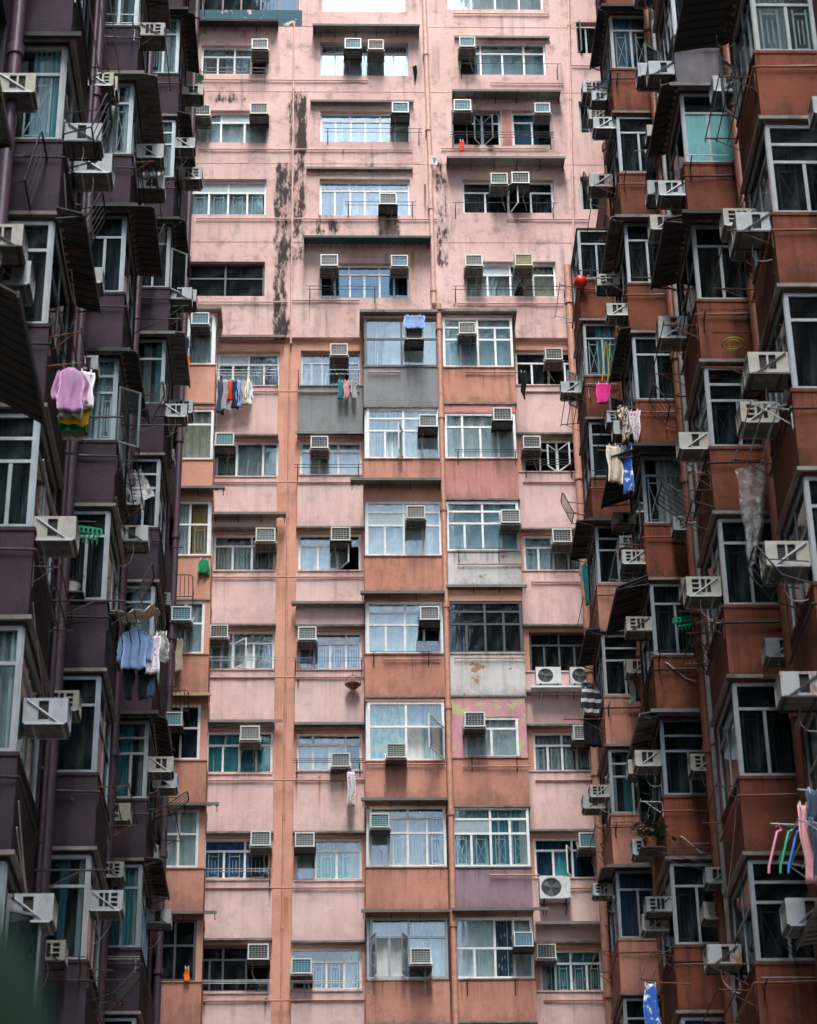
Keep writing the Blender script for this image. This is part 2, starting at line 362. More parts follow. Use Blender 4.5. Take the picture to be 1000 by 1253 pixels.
LAY = {  # rows from the top: (height, widths)
    'a': [(.32, (.5, .5)), (.68, (.25,) * 4)],
    'b': [(.30, (.36, .64)), (.70, (.18, .18, .32, .32))],
    'c': [(.20, (.5, .5)), (.24, (.5, .25, .25)), (.56, (.25,) * 4)],
    'd': [(.30, (.25, .5, .25)), (.70, (.25,) * 4)],
    'e': [(.42, (.5, .5)), (.58, (.5, .5))],
    'f': [(1, (.33, .42, .25))],
    'g': [(.3, (.62, .38)), (.7, (.31, .31, .38))],
    'h': [(.28, (1,)), (.72, (.5, .5))],
    'i': [(.22, (1,)), (.2, (1,)), (.58, (.55, .45))],
    'j': [(.26, (.33, .34, .33)), (.74, (.17, .17, .16, .17, .16, .17))],
    'k': [(.3, (1,)), (.7, (1,))],
    'l': [(.5, (.52, .24, .24)), (.5, (.26, .26, .24, .24))],
}
def window(parent, O, rz, w_, h, lay='a', fm='white_frame', gm='glass', curt=None, grille=None, opn=(), fill={}, t=.045, seed=0):
    """O: lower left outer corner seen from outside; local y points into the room"""
    mb = MB(); r = random.Random(seed + int(abs(O[0] * 13 + O[1] * 7 + O[2] * 31)))
    mb.box(0, w_, 0, .06, 0, t); mb.box(0, w_, 0, .06, h - t, h); mb.box(0, t, 0, .06, t, h - t); mb.box(w_ - t, w_, 0, .06, t, h - t)
    rows = LAY[lay]; z = h; cells = []
    for ri, (fh, ws) in enumerate(rows):
        z1 = z; z0 = z - fh * h; z = z0
        if ri < len(rows) - 1: mb.box(t, w_ - t, .006, .054, z0 - t * .4, z0 + t * .4)
        x = 0
        for ci, fw in enumerate(ws):
            x0 = x; x1 = x + fw * w_; x = x1
            if ci < len(ws) - 1: mb.box(x1 - t * .42, x1 + t * .42, .012, .048, max(z0, 0) + t * .4, z1 - t * .4)
            cells.append((ri, ci, x0 + t * .3, x1 - t * .3, z0 + t * .3, z1 - t * .3))
    fo = mb.build('window', fm, parent, O, rz)
    gb = MB(); ng = 0
    for ri, ci, x0, x1, z0, z1 in cells:
        key = f'{ri}{ci}'
        if key in opn:                                      # a casement that stands open
            cb = MB(); cw = x1 - x0; ch = z1 - z0; k = .03
            cb.box(0, cw, -.015, .015, 0, k); cb.box(0, cw, -.015, .015, ch - k, ch); cb.box(0, k, -.015, .015, k, ch - k); cb.box(cw - k, cw, -.015, .015, k, ch - k)
            cb.box(k, cw - k, -.003, .003, k, ch - k, 1)
            left = ci % 2 == 0; ang = -R_(r.uniform(45, 75))
            co = cb.build('casement', [fm, gm], fo, (x0 if left else x1, -.02, z0), ang if left else math.pi - ang)
            continue
        mt = fill.get(key, gm)
        mk('pane', pane_mesh(mt), fo, (x0, .026, z0), 0, (x1 - x0, .007, z1 - z0))
        if grille and ri == len(rows) - 1:
            ng += 1; a, b = x0 + (x1 - x0) * .24, x1 - (x1 - x0) * .24; c, d = z0 + .03, z1 - .03; y = .05
            for xx in (a, b): gb.box(xx - .012, xx + .012, y, y + .014, c, d)
            for zz in (c + (d - c) * .08, d - (d - c) * .1): gb.box(a, b, y, y + .014, zz - .010, zz + .010)
            xm = (a + b) / 2
            if grille == 'x':
                gb.path([(a, y, c + (d-c)*.1), (xm, y, (c+d)/2), (a, y, d - (d-c)*.12)], .009, 4); gb.path([(b, y, c + (d-c)*.1), (xm, y, (c+d)/2), (b, y, d - (d-c)*.12)], .009, 4)
            else:
                for q in (.33, .66): gb.box(a + (b-a)*q - .008, a + (b-a)*q + .008, y, y + .012, c + (d-c)*.2, d - (d-c)*.25)
    if ng: gb.build('grille', 'white_bar', fo)
    if curt:
        for ki, ks in enumerate(curt if isinstance(curt, list) else [curt]):
            cm, a, b = ks[:3]; lo = ks[3] if len(ks) > 3 else 0
            me = curtain_mesh('curtain_' + cm, r.randrange(6))
            mk('curtain', me, fo, (t + a * (w_ - 2*t), .14 + .07 * ki, t * .6 + lo * h), 0, ((b - a) * (w_ - 2*t), 1, (1 - lo) * h - t))
    return fo

def smooth(pts, n=4):
    P = [Vector(p) for p in pts]; P = [P[0]] + P + [P[-1]]; out = []
    for i in range(1, len(P) - 2):
        a, b, c, d = P[i-1:i+3]
        for k in range(n):
            t = k / n; out.append(.5 * ((2*b) + (c - a)*t + (2*a - 5*b + 4*c - d)*t*t + (3*b - a - 3*c + d)*t*t*t))
    return out + [P[-1]]
# ---- air conditioners: four kinds of front, copied
def ac_meshes(kind=0):
    w_, h, d = .47, .37, .56
    c = MB(); x0, x1 = -w_/2, w_/2
    c.quad((x0, -d, h), (x1, -d, h), (x1, .05, h), (x0, .05, h), 0)
    c.quad((x0, -d, .012), (x0, .05, .012), (x1, .05, .012), (x1, -d, .012), 1)
    for sx in (x0, x1):
        s_ = 1 if sx > 0 else -1
        f = lambda u, dd, z, sx=sx, s_=s_: (sx - s_ * dd, u, z)
        wall_holes(c, -d, .05, 0, h, ([(-.40, -.29, .07, h - .05), (-.26, -.15, .07, h - .05)], [(-.46, -.34, .06 + q * .095, .13 + q * .095) for q in range(3)] + [(-.30, -.23, .06, h - .05), (-.20, -.13, .06, h - .05)], [(-.30, -.16, .05, h - .04)])[kind], .03, f, 0)
        c.quad((sx - s_*.03, -.48, .04), (sx - s_*.03, -.1, .04), (sx - s_*.03, -.1, h - .03), (sx - s_*.03, -.48, h - .03), 2)
    c.quad((x0, .05, 0), (x0, .05, h), (x1, .05, h), (x1, .05, 0), 0)
    f = lambda u, dd, z: (u, -d + dd, z)
    wall_holes(c, x0, x1, 0, h, [(x0 + .03, x1 - .03, .035, h - .03)], .03, f, 0)
    p = MB(); p.quad((x0 + .02, -d + .03, .02), (x1 - .02, -d + .03, .02), (x1 - .02, -d + .03, h - .02), (x0 + .02, -d + .03, h - .02))
    gr = MB()
    for i in range(1, 6): x = x0 + .03 + (w_ - .06) * i / 6; gr.box(x - .002, x + .002, -d + .012, -d + .022, .035, h - .03)
    for i in range(1, 6): z = .035 + (h - .065) * i / 6; gr.box(x0 + .03, x1 - .03, -d + .012, -d + .02, z - .002, z + .002)
    b = MB()
    for sx in (-1, 1):
        xx = sx * (w_/2 + .014)
        b.box(xx - .014, xx + .014, -d + .03, .02, -.032, -.002)
        b.path([(xx + sx*.006, .0, h - .03), (xx + sx*.006, -d + .1, -.01)], .014, 4)
    b.box(-w_/2, w_/2, -d + .05, -d + .08, -.03, -.004); b.box(-w_/2, w_/2, -.1, -.07, -.03, -.004)
    ho = MB(); pts = [(.1, -.3, -.01), (.11, -.32, -.12), (.07, -.28, -.26), (.13, -.16, -.42), (.17, -.04, -.5), (.17, .02, -.46)]
    ho.path(smooth(pts), .008, 5, 0)
    ho2 = MB(); ho2.path(smooth([(-.12, -.25, -.01), (-.14, -.27, -.2), (-.05, -.2, -.38), (.05, -.06, -.44), (.05, .02, -.4)]), .008, 5, 0)
    return c, p, gr, b, ho, ho2
_c, _p, _gr, _b, _ho, _ho2 = ac_meshes()
ACM = dict(
           grille=_gr.mesh('front_grille', 'ac_case'), bracket=_b.mesh('bracket', 'galvanised'), bracket2=_b.mesh('bracket', 'steel_dark'),
           hose=_ho.mesh('drip_hose', 'hose'), hose2=_ho2.mesh('drip_hose', 'hose'))
for kd in range(3):
    cc_ = ac_meshes(kd)[0]
    for mt_ in ('ac_case', 'ac_cream', 'ac_shaded', 'ac_shaded_cream', 'ac_rusty'): ACM[mt_ + str(kd)] = cc_.mesh('case', [mt_, 'ac_under', 'ac_slot'])
for k in ('blue', 'dark', 'grey', 'green', 'yellow'): ACM['f' + k] = _p.mesh('filter', 'filter_' + k)
def ac(O, rz, kind, label, group, s=1.0, cream=False, hose=True, side=False):
    e = empty('air_conditioner', O, rz); e.scale = (s, s, s); tag(e, label, 'air conditioner', group)
    mk('case', ACM[(('ac_shaded_cream' if cream else rnd.choice(('ac_shaded', 'ac_shaded', 'ac_rusty'))) if side else ('ac_cream' if cream else 'ac_case')) + str(rnd.choice((0, 1, 2)))], e); mk('filter', ACM['f' + kind], e); mk('front_grille', ACM['grille'], e)
    mk('bracket', ACM['bracket' if rnd.random() < .6 else 'bracket2'], e)
    if hose: mk('drip_hose', ACM['hose' if rnd.random() < .5 else 'hose2'], e)
    return e

def canopy(parent, O, rz, w_, proj, drop, mt='canopy', th=.02, ribs=True):
    """sloping sheet hood; O = upper left corner at the wall seen from outside"""
    mb = MB(); n = max(6, int(w_ / .085))
    for i in range(n):                                     # folded sheet: strips alternate in height
        a = w_ * i / n; b = w_ * (i + 1) / n; k = .02 * (i % 2)
        mb.add([(a, .0, k), (b, .0, k), (b, -proj, -drop + k), (a, -proj, -drop + k), (a, 0, k + th), (b, 0, k + th), (b, -proj, -drop + k + th), (a, -proj, -drop + k + th)],
               [(0,1,2,3),(4,7,6,5),(3,2,6,7),(0,3,7,4),(1,5,6,2),(0,4,5,1)], 0)
    mb.box(-.012, w_ + .012, -proj - .012, -proj + .012, -drop - .03, -drop + .04)
    if ribs:
        k = max(2, int(w_ / .6) + 1)
        for i in range(k):
            x = .04 + (w_ - .08) * i / (k - 1); mb.path([(x, .0, -.14), (x, -proj * .85, -drop * .85 - .02)], .012, 4, 1); mb.path([(x, 0, -.02), (x, -proj, -drop - .02)], .012, 4, 1)
    return mb.build('canopy', [mt, 'steel_dark'], parent, O, rz)

def rack(O, rz, w_, proj, label, group, rails=3, mt='steel_dark', up=0.0, post=.28):
    """drying rack: wall posts, arms and rails; O = left end on the wall"""
    e = empty('drying_rack', O, rz); tag(e, label, 'drying rack', group)
    for x in (0.03, w_ - .03):
        a = MB(); a.box(x - .014, x + .014, -.012, .012, -post, .05); a.path([(x, 0, 0), (x, -proj, up)], .011, 5); a.path([(x, 0, -post * .8), (x, -proj * .8, up * .8)], .007, 4)
        a.build('bracket', 'rust' if rnd.random() < .5 else mt, e)
    for i in range(rails):
        q = (i + 1) / rails; a = MB(); a.path([(-.06, -proj * q, up * q + .01), (w_ + .06, -proj * q, up * q + .01)], .009, 5); a.build('rail', mt, e)
    return e
def bar_rack(O, rz, w_, h, tilt, label, group, bars=4, mt='steel_dark'):
    """rounded tube frame leaning out from the wall with cross bars"""
    e = empty('bar_rack', O, rz); tag(e, label, 'drying rack', group)
    yy = lambda z: -math.sin(tilt) * z; zz = lambda z: math.cos(tilt) * z
    P = lambda x, z: (x, yy(z), zz(z))
    a = MB(); a.path([P(0, 0), P(0, h - .08), P(.03, h - .02), P(.08, h), P(w_ - .08, h), P(w_ - .03, h - .02), P(w_, h - .08), P(w_, 0)], .013, 6); a.path([P(-.02, 0), P(w_ + .02, 0)], .013, 6)
    a.build('frame', mt, e)
    for i in range(bars):
        x = w_ * (i + 1) / (bars + 1); a = MB(); a.path([P(x, 0), P(x, h)], .008, 5); a.build('bar', mt, e)
    for x in (0, w_): a = MB(); a.path([P(x, 0), (x, .35, -.12)], .011, 5); a.build('bracket', mt, e); a = MB(); a.path([P(x, h * .5), (x, .35, h * .35)], .009, 5); a.build('stay', mt, e)
    return e

def garment(name, label, cat, top, wd, ht, mt, style='towel', rz=0, group=None, th=.03, hanger=None, mt2=None):
    """cloth hanging from the point `top` (top centre); closed, folded shell"""
    mb = MB(); r = random.Random(int(abs(top[0] * 77 + top[2] * 33)) + len(label)); ph = r.random() * 6
    def shell(prof, nu=10, nv=12, xo=0, zo=0, shear=0, m=0, fold=1.0):
        vs = []
        for side in (-1, 1):
            for j in range(nv + 1):
                v = j / nv; a, b, z = prof(v)
                for i in range(nu + 1):
                    u = i / nu; x = a + (b - a) * u
                    edge = math.sin(math.pi * u) ** .5 if 0 < u < 1 else 0
                    fo = fold * (.022 * math.sin(x * 38 + ph + v * 1.5) * (.25 + v) + .010 * math.sin(x * 90 + ph * 3 + v * 4))
                    vs.append((x + xo + shear * v + .012 * math.sin(v * 9 + ph), fo + side * th * .5 * edge + .02 * math.sin(v * 4 + ph), z + zo + .012 * math.sin(x * 22 + ph) * v))
        n = nu + 1; o = n * (nv + 1); fs = []
        for j in range(nv):
            for i in range(nu):
                fs.append((j*n+i, (j+1)*n+i, (j+1)*n+i+1, j*n+i+1)); fs.append((o+j*n+i, o+j*n+i+1, o+(j+1)*n+i+1, o+(j+1)*n+i))
            fs.append((j*n, o+j*n, o+(j+1)*n, (j+1)*n)); fs.append((j*n+nu, (j+1)*n+nu, o+(j+1)*n+nu, o+j*n+nu))
        for i in range(nu):
            fs.append((i, i+1, o+i+1, o+i)); fs.append((nv*n+i, o+nv*n+i, o+nv*n+i+1, nv*n+i+1))
        mb.add(vs, fs, m, True)
    W = wd / 2
    if style == 'shirt':
        sh = lambda v: (-W * (.30 + .42 * min(1, v * 6)) if v < .167 else -W * (.72 - .06 * math.sin(v * 3)), W * (.30 + .42 * min(1, v * 6)) if v < .167 else W * (.72 - .06 * math.sin(v * 3)), -ht * v)
        shell(sh, 12, 14)
        for s in (-1, 1):
            shell(lambda v, s=s: (min(s * W * (.60 + .12 * v), s * W * (.60 + .40 * min(1, v * 2.2 + .15))), max(s * W * (.60 + .12 * v), s * W * (.60 + .40 * min(1, v * 2.2 + .15))), -ht * (.07 + .72 * v)), 5, 10)
    elif style == 'trousers':
        shell(lambda v: (-W, W, -ht * .34 * v), 10, 5)
        for s in (-1, 1): shell(lambda v, s=s: (s * W * (.52) - W * .46 * (1 - .35 * v), s * W * .52 + W * .46 * (1 - .35 * v), -ht * (.30 + .70 * v)), 6, 10)
    elif style == 'dress':
        shell(lambda v: (-W * (.55 + .45 * v ** .7), W * (.55 + .45 * v ** .7), -ht * v), 12, 14)
    elif style == 'bag':
        shell(lambda v: (-W * (.6 + .4 * math.sin(min(1, v * 1.4) * 1.57)), W * (.6 + .4 * math.sin(min(1, v * 1.4) * 1.57)), -ht * v), 10, 12, fold=1.3)
    elif style == 'droop':
        shell(lambda v: (-W * (1 - .75 * v * v) , W * (1 - .75 * v * v), -ht * v), 14, 14, fold=2.2)
    else:
        shell(lambda v: (-W, W, -ht * v), 12, 12)
    me = mb.mesh(name, mt); o = mk(name, me, None, top, rz); tag(o, label, cat, group)
    h = MB()
    if hanger:
        h.path([(0, 0, .10), (.025, 0, .125), (.03, 0, .1), (0, 0, .06), (0, 0, .02)], .005, 5); h.path([(-W * .62, 0, -.05), (0, 0, .03), (W * .62, 0, -.05)], .008, 5)
        h.build('hanger', hanger, o)
    else:
        for x in (-W * .6, W * .55): h.box(x - .008, x + .008, -.02, .02, -.04, .035)
        h.build('clothes_peg', 'plastic_white', o)
    return o
def poles(name, label, cat, pts, r, mt, group=None):
    o = MB(); o.path(pts, r, 6); ob = o.build(name, mt); tag(ob, label, cat, group); return ob

# ================================================================== the pink end block
ORD = ['', 'first', 'second', 'third', 'fourth', 'fifth', 'sixth', 'seventh', 'eighth', 'ninth', 'tenth', 'eleventh']
end = empty('apartment_block', (1, D, 0)); tag(end, 'pink plastered apartment block closing the courtyard, with salmon bays and long drain pipes', 'building')
def sheer(cu, gm, key):            # most flats keep a white net curtain behind the coloured one
    r = random.Random(int(key * 10))
    if gm != 'glass' or r.random() < .25: return cu
    L = list(cu) if isinstance(cu, list) else ([cu] if cu else []); return L + [('white', 0, r.choice((1, 1, .75)))]
def part(mb, name, mats): 
    o = mb.build(name, mats, end); o.matrix_parent_inverse = Matrix.Translation((-1, -D, 0)); return o
def adopt(o): o.matrix_parent_inverse = Matrix.Translation((-1, -D, 0)); return o
XL, XR = -5.6, 9.3
YU = D - .02                   # upper wall plane
YL = D + .12                   # lower wall, set back behind its spandrels
YB = D - .80                   # front of the bays
REC = .13                      # window reveal
zs = lambda y: zof(y)
ZSPLIT = zof(413)
# columns: upper windows, lower windows, bays.  (x0,y0,x1,y1,layout,frame,glass,curtain,grille,open,fill,[acs])
U1 = [ (225, -38, 366, 13, 'j', 'dark_frame', 'glass_dark', ('navy', 0, .4), None, (), {}, []),
       (246, 55, 328, 90, 'a', 'white_frame', 'glass', [('brown', .05, .35), ('pale', .4, .8)], None, (), {}, [(318, 53, 'grey')]),
       (238, 135, 328, 174, 'b', 'white_frame', 'glass', ('white', .2, .95), None, (), {'01': 'frosted'}, [(317, 133, 'grey'), (247, 135, 'dark')]),
       (232, 219, 326, 262, 'a', 'white_frame', 'glass', ('pale', .02, .98), 'v', (), {'00': 'frosted', '01': 'frosted'}, []),
       (227, 320, 324, 362, 'e', 'dark_frame', 'glass_dark', ('grey', .55, .98), None, (), {}, [])]
U2 = [ (395, -36, 496, 14, 'a', 'white_frame', 'glass', ('teal', .1, .9), 'v', (), {}, []),
       (392, 52, 500, 92, 'j', 'silver_frame', 'glass', [('white', .05, .45), ('white', .75, 1)], None, (), {}, [(432, 53, 'blue'), (460, 53, 'dark')]),
       (392, 136, 502, 173, 'j', 'white_frame', 'glass', ('pale', .0, .75), None, (), {}, [(490, 131, 'blue')]),
       (391, 219, 502, 263, 'j', 'white_frame', 'glass', [('grey', .0, .3), ('white', .35, .7)], None, (), {}, [(475, 243, 'grey')]),
       (391, 322, 501, 364, 'j', 'white_frame', 'glass_blue', ('pale', .1, .9), None, (), {}, [(403, 318, 'grey'), (489, 318, 'blue')])]
U3 = [ (547, -36, 664, 11, 'a', 'white_frame', 'glass', ('white', 0, 1), 'v', (), {}, []),
       (562, 50, 668, 91, 'd', 'white_frame', 'glass', ('pale', .2, 1), None, (), {}, [(572, 50, 'blue')]),
       (553, 135, 613, 177, 'g', 'silver_frame', 'glass_dark', ('white', 0, .25), None, ('11', '12'), {}, [(566, 129, 'blue')]),
       (566, 220, 678, 260, 'a', 'white_frame', 'glass_dark', [('green', .05, .15), ('white', .2, .4)], 'v', ('12',), {}, [(611, 218, 'green'), (637, 218, 'dark')]),
       (569, 320, 681, 362, 'a', 'white_frame', 'glass', [('white', .0, .45), ('cream', .65, 1)], None, (), {'00': 'frosted'}, [(580, 318, 'grey'), (641, 318, 'yellow')]),
       (627, 135, 676, 177, 'h', 'white_frame', 'glass_blue', ('white', 0, .7), None, (), {}, [(664, 130, 'blue')])]
U4 = [ (706, 27, 742, 65, 'f', 'silver_frame', 'glass_dark', None, 'v', ('00',), {}, []),
       (709, 124, 746, 162, 'f', 'silver_frame', 'glass_dark', None, 'v', (), {}, []),
       (711, 216, 748, 256, 'f', 'silver_frame', 'glass_dark', None, None, (), {}, []),
       (713, 316, 750, 360, 'a', 'silver_frame', 'glass_dark', None, None, (), {}, [])]
L1 = [ (266, 430, 342, 471, 'a', 'white_frame', 'glass', ('white', .5, .7), None, (), {'00': 'frosted'}, []),
       (264, 538, 341, 582, 'f', 'white_frame', 'glass', ('grey', .0, 1), None, (), {}, [(275, 538, 'blue')]),
       (261, 652, 337, 697, 'g', 'white_frame', 'glass', [('cream', .0, .2), ('grey', .5, 1)], 'v', (), {}, [(325, 655, 'grey')]),
       (256, 770, 336, 818, 'b', 'white_frame', 'glass', ('white', .2, .95), 'v', ('12',), {}, [(268, 771, 'dark')]),
       (252, 893, 334, 945, 'a', 'white_frame', 'glass', ('teal', .0, 1), None, (), {}, [(306, 897, 'grey')]),
       (248, 1024, 331, 1075, 'g', 'white_frame', 'glass', ('blue', .0, .7), 'v', (), {}, [(319, 1026, 'grey')]),
       (240, 1155, 330, 1213, 'b', 'dark_frame', 'glass_dark', ('white', .15, .3), None, (), {}, [(316, 1165, 'dark')]),
       (236, 1292, 328, 1346, 'a', 'white_frame', 'glass', ('white', .1, .9), None, (), {}, [])]
L2 = [ (368, 429, 441, 471, 'b', 'silver_frame', 'glass', ('grey', .2, .9), None, (), {}, [(415, 427, 'grey')]),
       (367, 538, 443, 580, 'g', 'white_frame', 'glass', ('white', .0, 1), None, (), {}, [(391, 540, 'dark')]),
       (365, 651, 442, 697, 'g', 'white_frame', 'glass', ('white', .0, .6), None, ('12',), {}, [(417, 654, 'dark')]),
       (365, 771, 443, 818, 'd', 'white_frame', 'glass', ('grey', .0, 1), 'v', (), {}, [(376, 774, 'grey')]),
       (363, 895, 443, 942, 'd', 'white_frame', 'glass', ('white', .0, .8), None, (), {}, [(417, 929, 'grey')]),
       (361, 1024, 443, 1076, 'g', 'white_frame', 'glass', ('green', .25, .8), 'v', (), {}, [(373, 1027, 'grey')]),
       (356, 1158, 443, 1211, 'a', 'white_frame', 'glass', ('white', .75, 1), 'v', (), {}, [(369, 1182, 'blue')]),
       (352, 1296, 443, 1350, 'a', 'white_frame', 'glass', ('white', .1, .9), None, (), {}, [])]
L3 = [ (631, 428, 712, 470, 'a', 'white_frame', 'glass_dark', ('grey', .2, .4), None, (), {}, [(678, 432, 'dark')]),
       (640, 536, 708, 576, 'g', 'white_frame', 'glass_dark', None, None, ('11', '12'), {}, [(651, 540, 'dark')]),
       (641, 653, 714, 697, 'a', 'white_frame', 'glass', ('pale', .0, 1), 'v', (), {}, [(688, 656, 'dark')]),
       (648, 771, 722, 821, 'a', 'dark_frame', 'glass_dark', ('brown', .3, .6), None, (), {}, []),
       (653, 894, 724, 943, 'a', 'white_frame', 'glass', ('grey', .0, 1), 'x', (), {}, [(714, 897, 'grey')]),
       (654, 1023, 730, 1074, 'g', 'white_frame', 'glass_blue', ('teal', .0, .8), None, ('11',), {}, [(721, 1028, 'blue')]),
       (661, 1160, 738, 1213, 'a', 'white_frame', 'glass', ('teal', .1, .9), 'v', (), {}, [(669, 1163, 'dark')]),
       (664, 1296, 742, 1350, 'a', 'white_frame', 'glass', ('white', .1, .9), None, (), {}, [])]
# bays: window rect, parapet bottom y, parapet material, canopy under the parapet? + window spec
B0 = [ (228, 385, 262, 446, 493, 'salmon', 0, 'k', 'white_frame', 'glass', ('white', .2, 1), None, (), {}, [(245, 389, 'blue')]),
       (217, 500, 261, 562, 598, 'salmon', 1, 'k', 'white_frame', 'glass', ('cream', .0, 1), None, (), {}, []),
       (206, 613, 257, 680, 733, 'salmon', 0, 'e', 'white_frame', 'glass', [('white', 0, .5), ('orange', .55, 1, .0)], 'v', (), {}, []),
       (202, 735, 250, 800, 850, 'salmon_bay', 2, 'e', 'white_frame', 'glass', ('white', .4, 1), None, (), {}, [(222, 751, 'blue')]),
       (196, 862, 245, 930, 984, 'salmon_bay', 1, 'e', 'white_frame', 'glass_dark', ('teal', .3, 1), None, (), {}, [(211, 879, 'blue')]),
       (192, 990, 243, 1062, 1116, 'salmon_bay', 1, 'e', 'white_frame', 'glass', ('white', 0, 1), None, (), {}, []),
       (186, 1125, 240, 1201, 1258, 'salmon_bay', 0, 'e', 'dark_frame', 'glass_dark', ('navy', 0, .5), None, (), {}, []),
       (180, 1266, 236, 1340, 1400, 'salmon_bay', 0, 'e', 'white_frame', 'glass_dark', None, None, (), {}, [])]
B1 = [ (446, 389, 537, 448, 497, 'grey_render', 0, 'e', 'dark_frame', 'glass', ('grey', .0, .3), None, (), {'10': 'glass'}, [(507, 407, 'dark')]),
       (449, 499, 539, 561, 592, 'salmon_bay', 3, 'c', 'white_frame', 'glass', ('pale', .1, .5), 'v', ('21',), {}, [(524, 514, 'grey')]),
       (448, 613, 541, 680, 726, 'salmon_bay', 1, 'c', 'white_frame', 'glass', ('white', .0, 1), None, (), {'10': 'frosted'}, [(509, 626, 'grey')]),
       (449, 736, 543, 800, 852, 'salmon_bay', 0, 'c', 'white_frame', 'glass', ('white', .0, .9), None, (), {}, [(526, 750, 'grey')]),
       (450, 858, 546, 931, 978, 'salmon_bay', 1, 'e', 'white_frame', 'glass', [('flower', .0, .5), ('pale', .75, 1)], None, ('11',), {}, [(485, 918, 'green')]),
       (452, 986, 547, 1061, 1114, 'salmon_bay', 1, 'c', 'white_frame', 'glass', [('cream', .25, .4), ('white', .5, .7), ('blue', .75, 1)], 'v', (), {}, [(465, 1003, 'blue')]),
       (453, 1122, 549, 1198, 1252, 'salmon_bay', 0, 'a', 'silver_frame', 'glass', [('white', .55, 1)], None, ('10', '11'), {}, [(515, 1170, 'grey')]),
       (454, 1262, 551, 1338, 1400, 'salmon_bay', 0, 'c', 'white_frame', 'glass', ('white', .0, 1), None, (), {}, [])]
B2 = [ (542, 388, 629, 449, 493, 'salmon_bay', 0, 'c', 'white_frame', 'glass', ('pale', .0, 1), None, (), {}, [(572, 400, 'grey')]),
       (545, 505, 633, 561, 610, 'pink_bay', 0, 'd', 'white_frame', 'glass', [('white', .25, 1)], None, (), {}, [(615, 507, 'dark')]),
       (547, 613, 637, 674, 717, 'white_peel', 4, 'c', 'white_frame', 'glass', ('pale', .0, 1), None, (), {}, [(625, 632, 'grey')]),
       (549, 735, 640, 799, 851, 'white_peel', 0, 'c', 'dark_frame', 'glass_dark', [('brown', .55, 1), ('white', 0, .2)], None, (), {}, []),
       (569, 877, 635, 927, 986, 'salmon_bay', 0, 'h', 'white_frame', 'glass', ('white', .1, 1), 'v', (), {}, [(581, 881, 'dark')]),
       (554, 987, 650, 1061, 1112, 'purple_bay', 1, 'c', 'white_frame', 'glass', ('teal', .0, .9), 'x', (), {'10': 'silver_frame'}, []),
       (556, 1122, 653, 1198, 1250, 'salmon_bay', 0, 'l', 'white_frame', 'glass', [('white', .0, .5), ('dots', .52, .76)], None, (), {}, [(641, 1148, 'blue')]),
       (557, 1262, 655, 1338, 1400, 'salmon_bay', 0, 'c', 'white_frame', 'glass', ('white', .0, 1), None, (), {}, [])]
COLN = {'U1': 'row of windows between the purple block and the thin pipe', }
def end_ac(px, py, kind, Yw, colname, row):
    fr = {'blue': 'blue-fronted', 'dark': 'dark-fronted', 'grey': 'grey-grilled', 'green': 'greenish-fronted', 'yellow': 'yellow-fronted'}[kind]
    # py = centre of the front face; the front stands .56 m before the wall
    p = PY(px, py, Yw - .56)
    ac((p.x, Yw, p.z - .185), 0, kind, f'{fr} air conditioner, {colname}, {ORD[row]} window row below the blue-painted band', 'air conditioners on the pink end block', rnd.uniform(.94, 1.06), rnd.random() < .3, rnd.random() < .7)
def flat(col_, Y, colname, row0, holes):
    for i, (x0, y0, x1, y1, lay, fm, gm, cu, gr, op, fi, acs) in enumerate(col_):
        a = PY(x0, y1, Y); b = PY(x1, y0, Y)
        xa = PY((x0), (y0 + y1) / 2, Y).x; xb = PY(x1, (y0 + y1) / 2, Y).x
        holes.append((xa, xb, a.z, b.z))
        adopt(window(end, Vector((xa, Y + REC, a.z)), 0, xb - xa, b.z - a.z, lay, fm, gm, sheer(cu, gm, x0 + y0), gr, op, fi, t=.062))
        for (px, py, k) in acs: end_ac(px, py, k, Y + (.0 if py > y0 + 14 else 0), colname, row0 + i)
hu = []; hl = []
C1 = 'window column beside the corner bays'; C2 = 'window column before the thick pipe'; C3 = 'window column after the thick pipe'; C4 = 'window column in the far corner'
flat(U1, YU, C1, 0, hu); flat(U2, YU, C2, 0, hu); flat(U3[:5], YU, C3, 0, hu); flat(U3[5:], YU, C3, 2, hu); flat(U4, YU, C4, 1, hu)
flat(L1, YL, C1, 5, hl); flat(L2, YL, C2, 5, hl); flat(L3, YL, C4, 5, hl)
fU = lambda u, d, z: (u, YU + d, z); fL = lambda u, d, z: (u, YL + d, z)
mb = MB(); wall_holes(mb, XL, XR, ZSPLIT, TOP, hu, .3, fU); mb.quad((XL, YU, ZSPLIT), (XL, YU + .3, ZSPLIT), (XR, YU + .3, ZSPLIT), (XR, YU, ZSPLIT)); part(mb, 'upper_wall', 'pink')
# openings behind the bays
bayx = []
for B in (B0, B1, B2):
    for r_ in B:
        p = PY(r_[0], r_[3], YB); q = PY(r_[2], r_[1], YB)
        hl.append((max(p.x + .12, XL + .1), q.x - .1, p.z + .06, q.z - .05))
mb = MB(); wall_holes(mb, XL, XR, 0, ZSPLIT + .05, hl, .3, fL); part(mb, 'lower_wall', 'salmon')
mb = MB(); mb.box(XL, XR, D + 2.6, D + 2.9, 0, TOP); mb.box(XL - .3, XL, D + .3, D + 2.9, 0, TOP); mb.box(XR, XR + .3, D + .3, D + 2.9, 0, TOP); mb.box(XL - .3, XR + .3, D - .02, D + 2.95, TOP, TOP + .4); part(mb, 'inner_shell', 'interior')
mb = MB()
for k in range(-9, 19): mb.box(XL, XR, D + .45, D + 2.6, zof(580) - .95 + 2.745 * k, zof(580) - .8 + 2.745 * k)
part(mb, 'floor_slabs', 'interior')
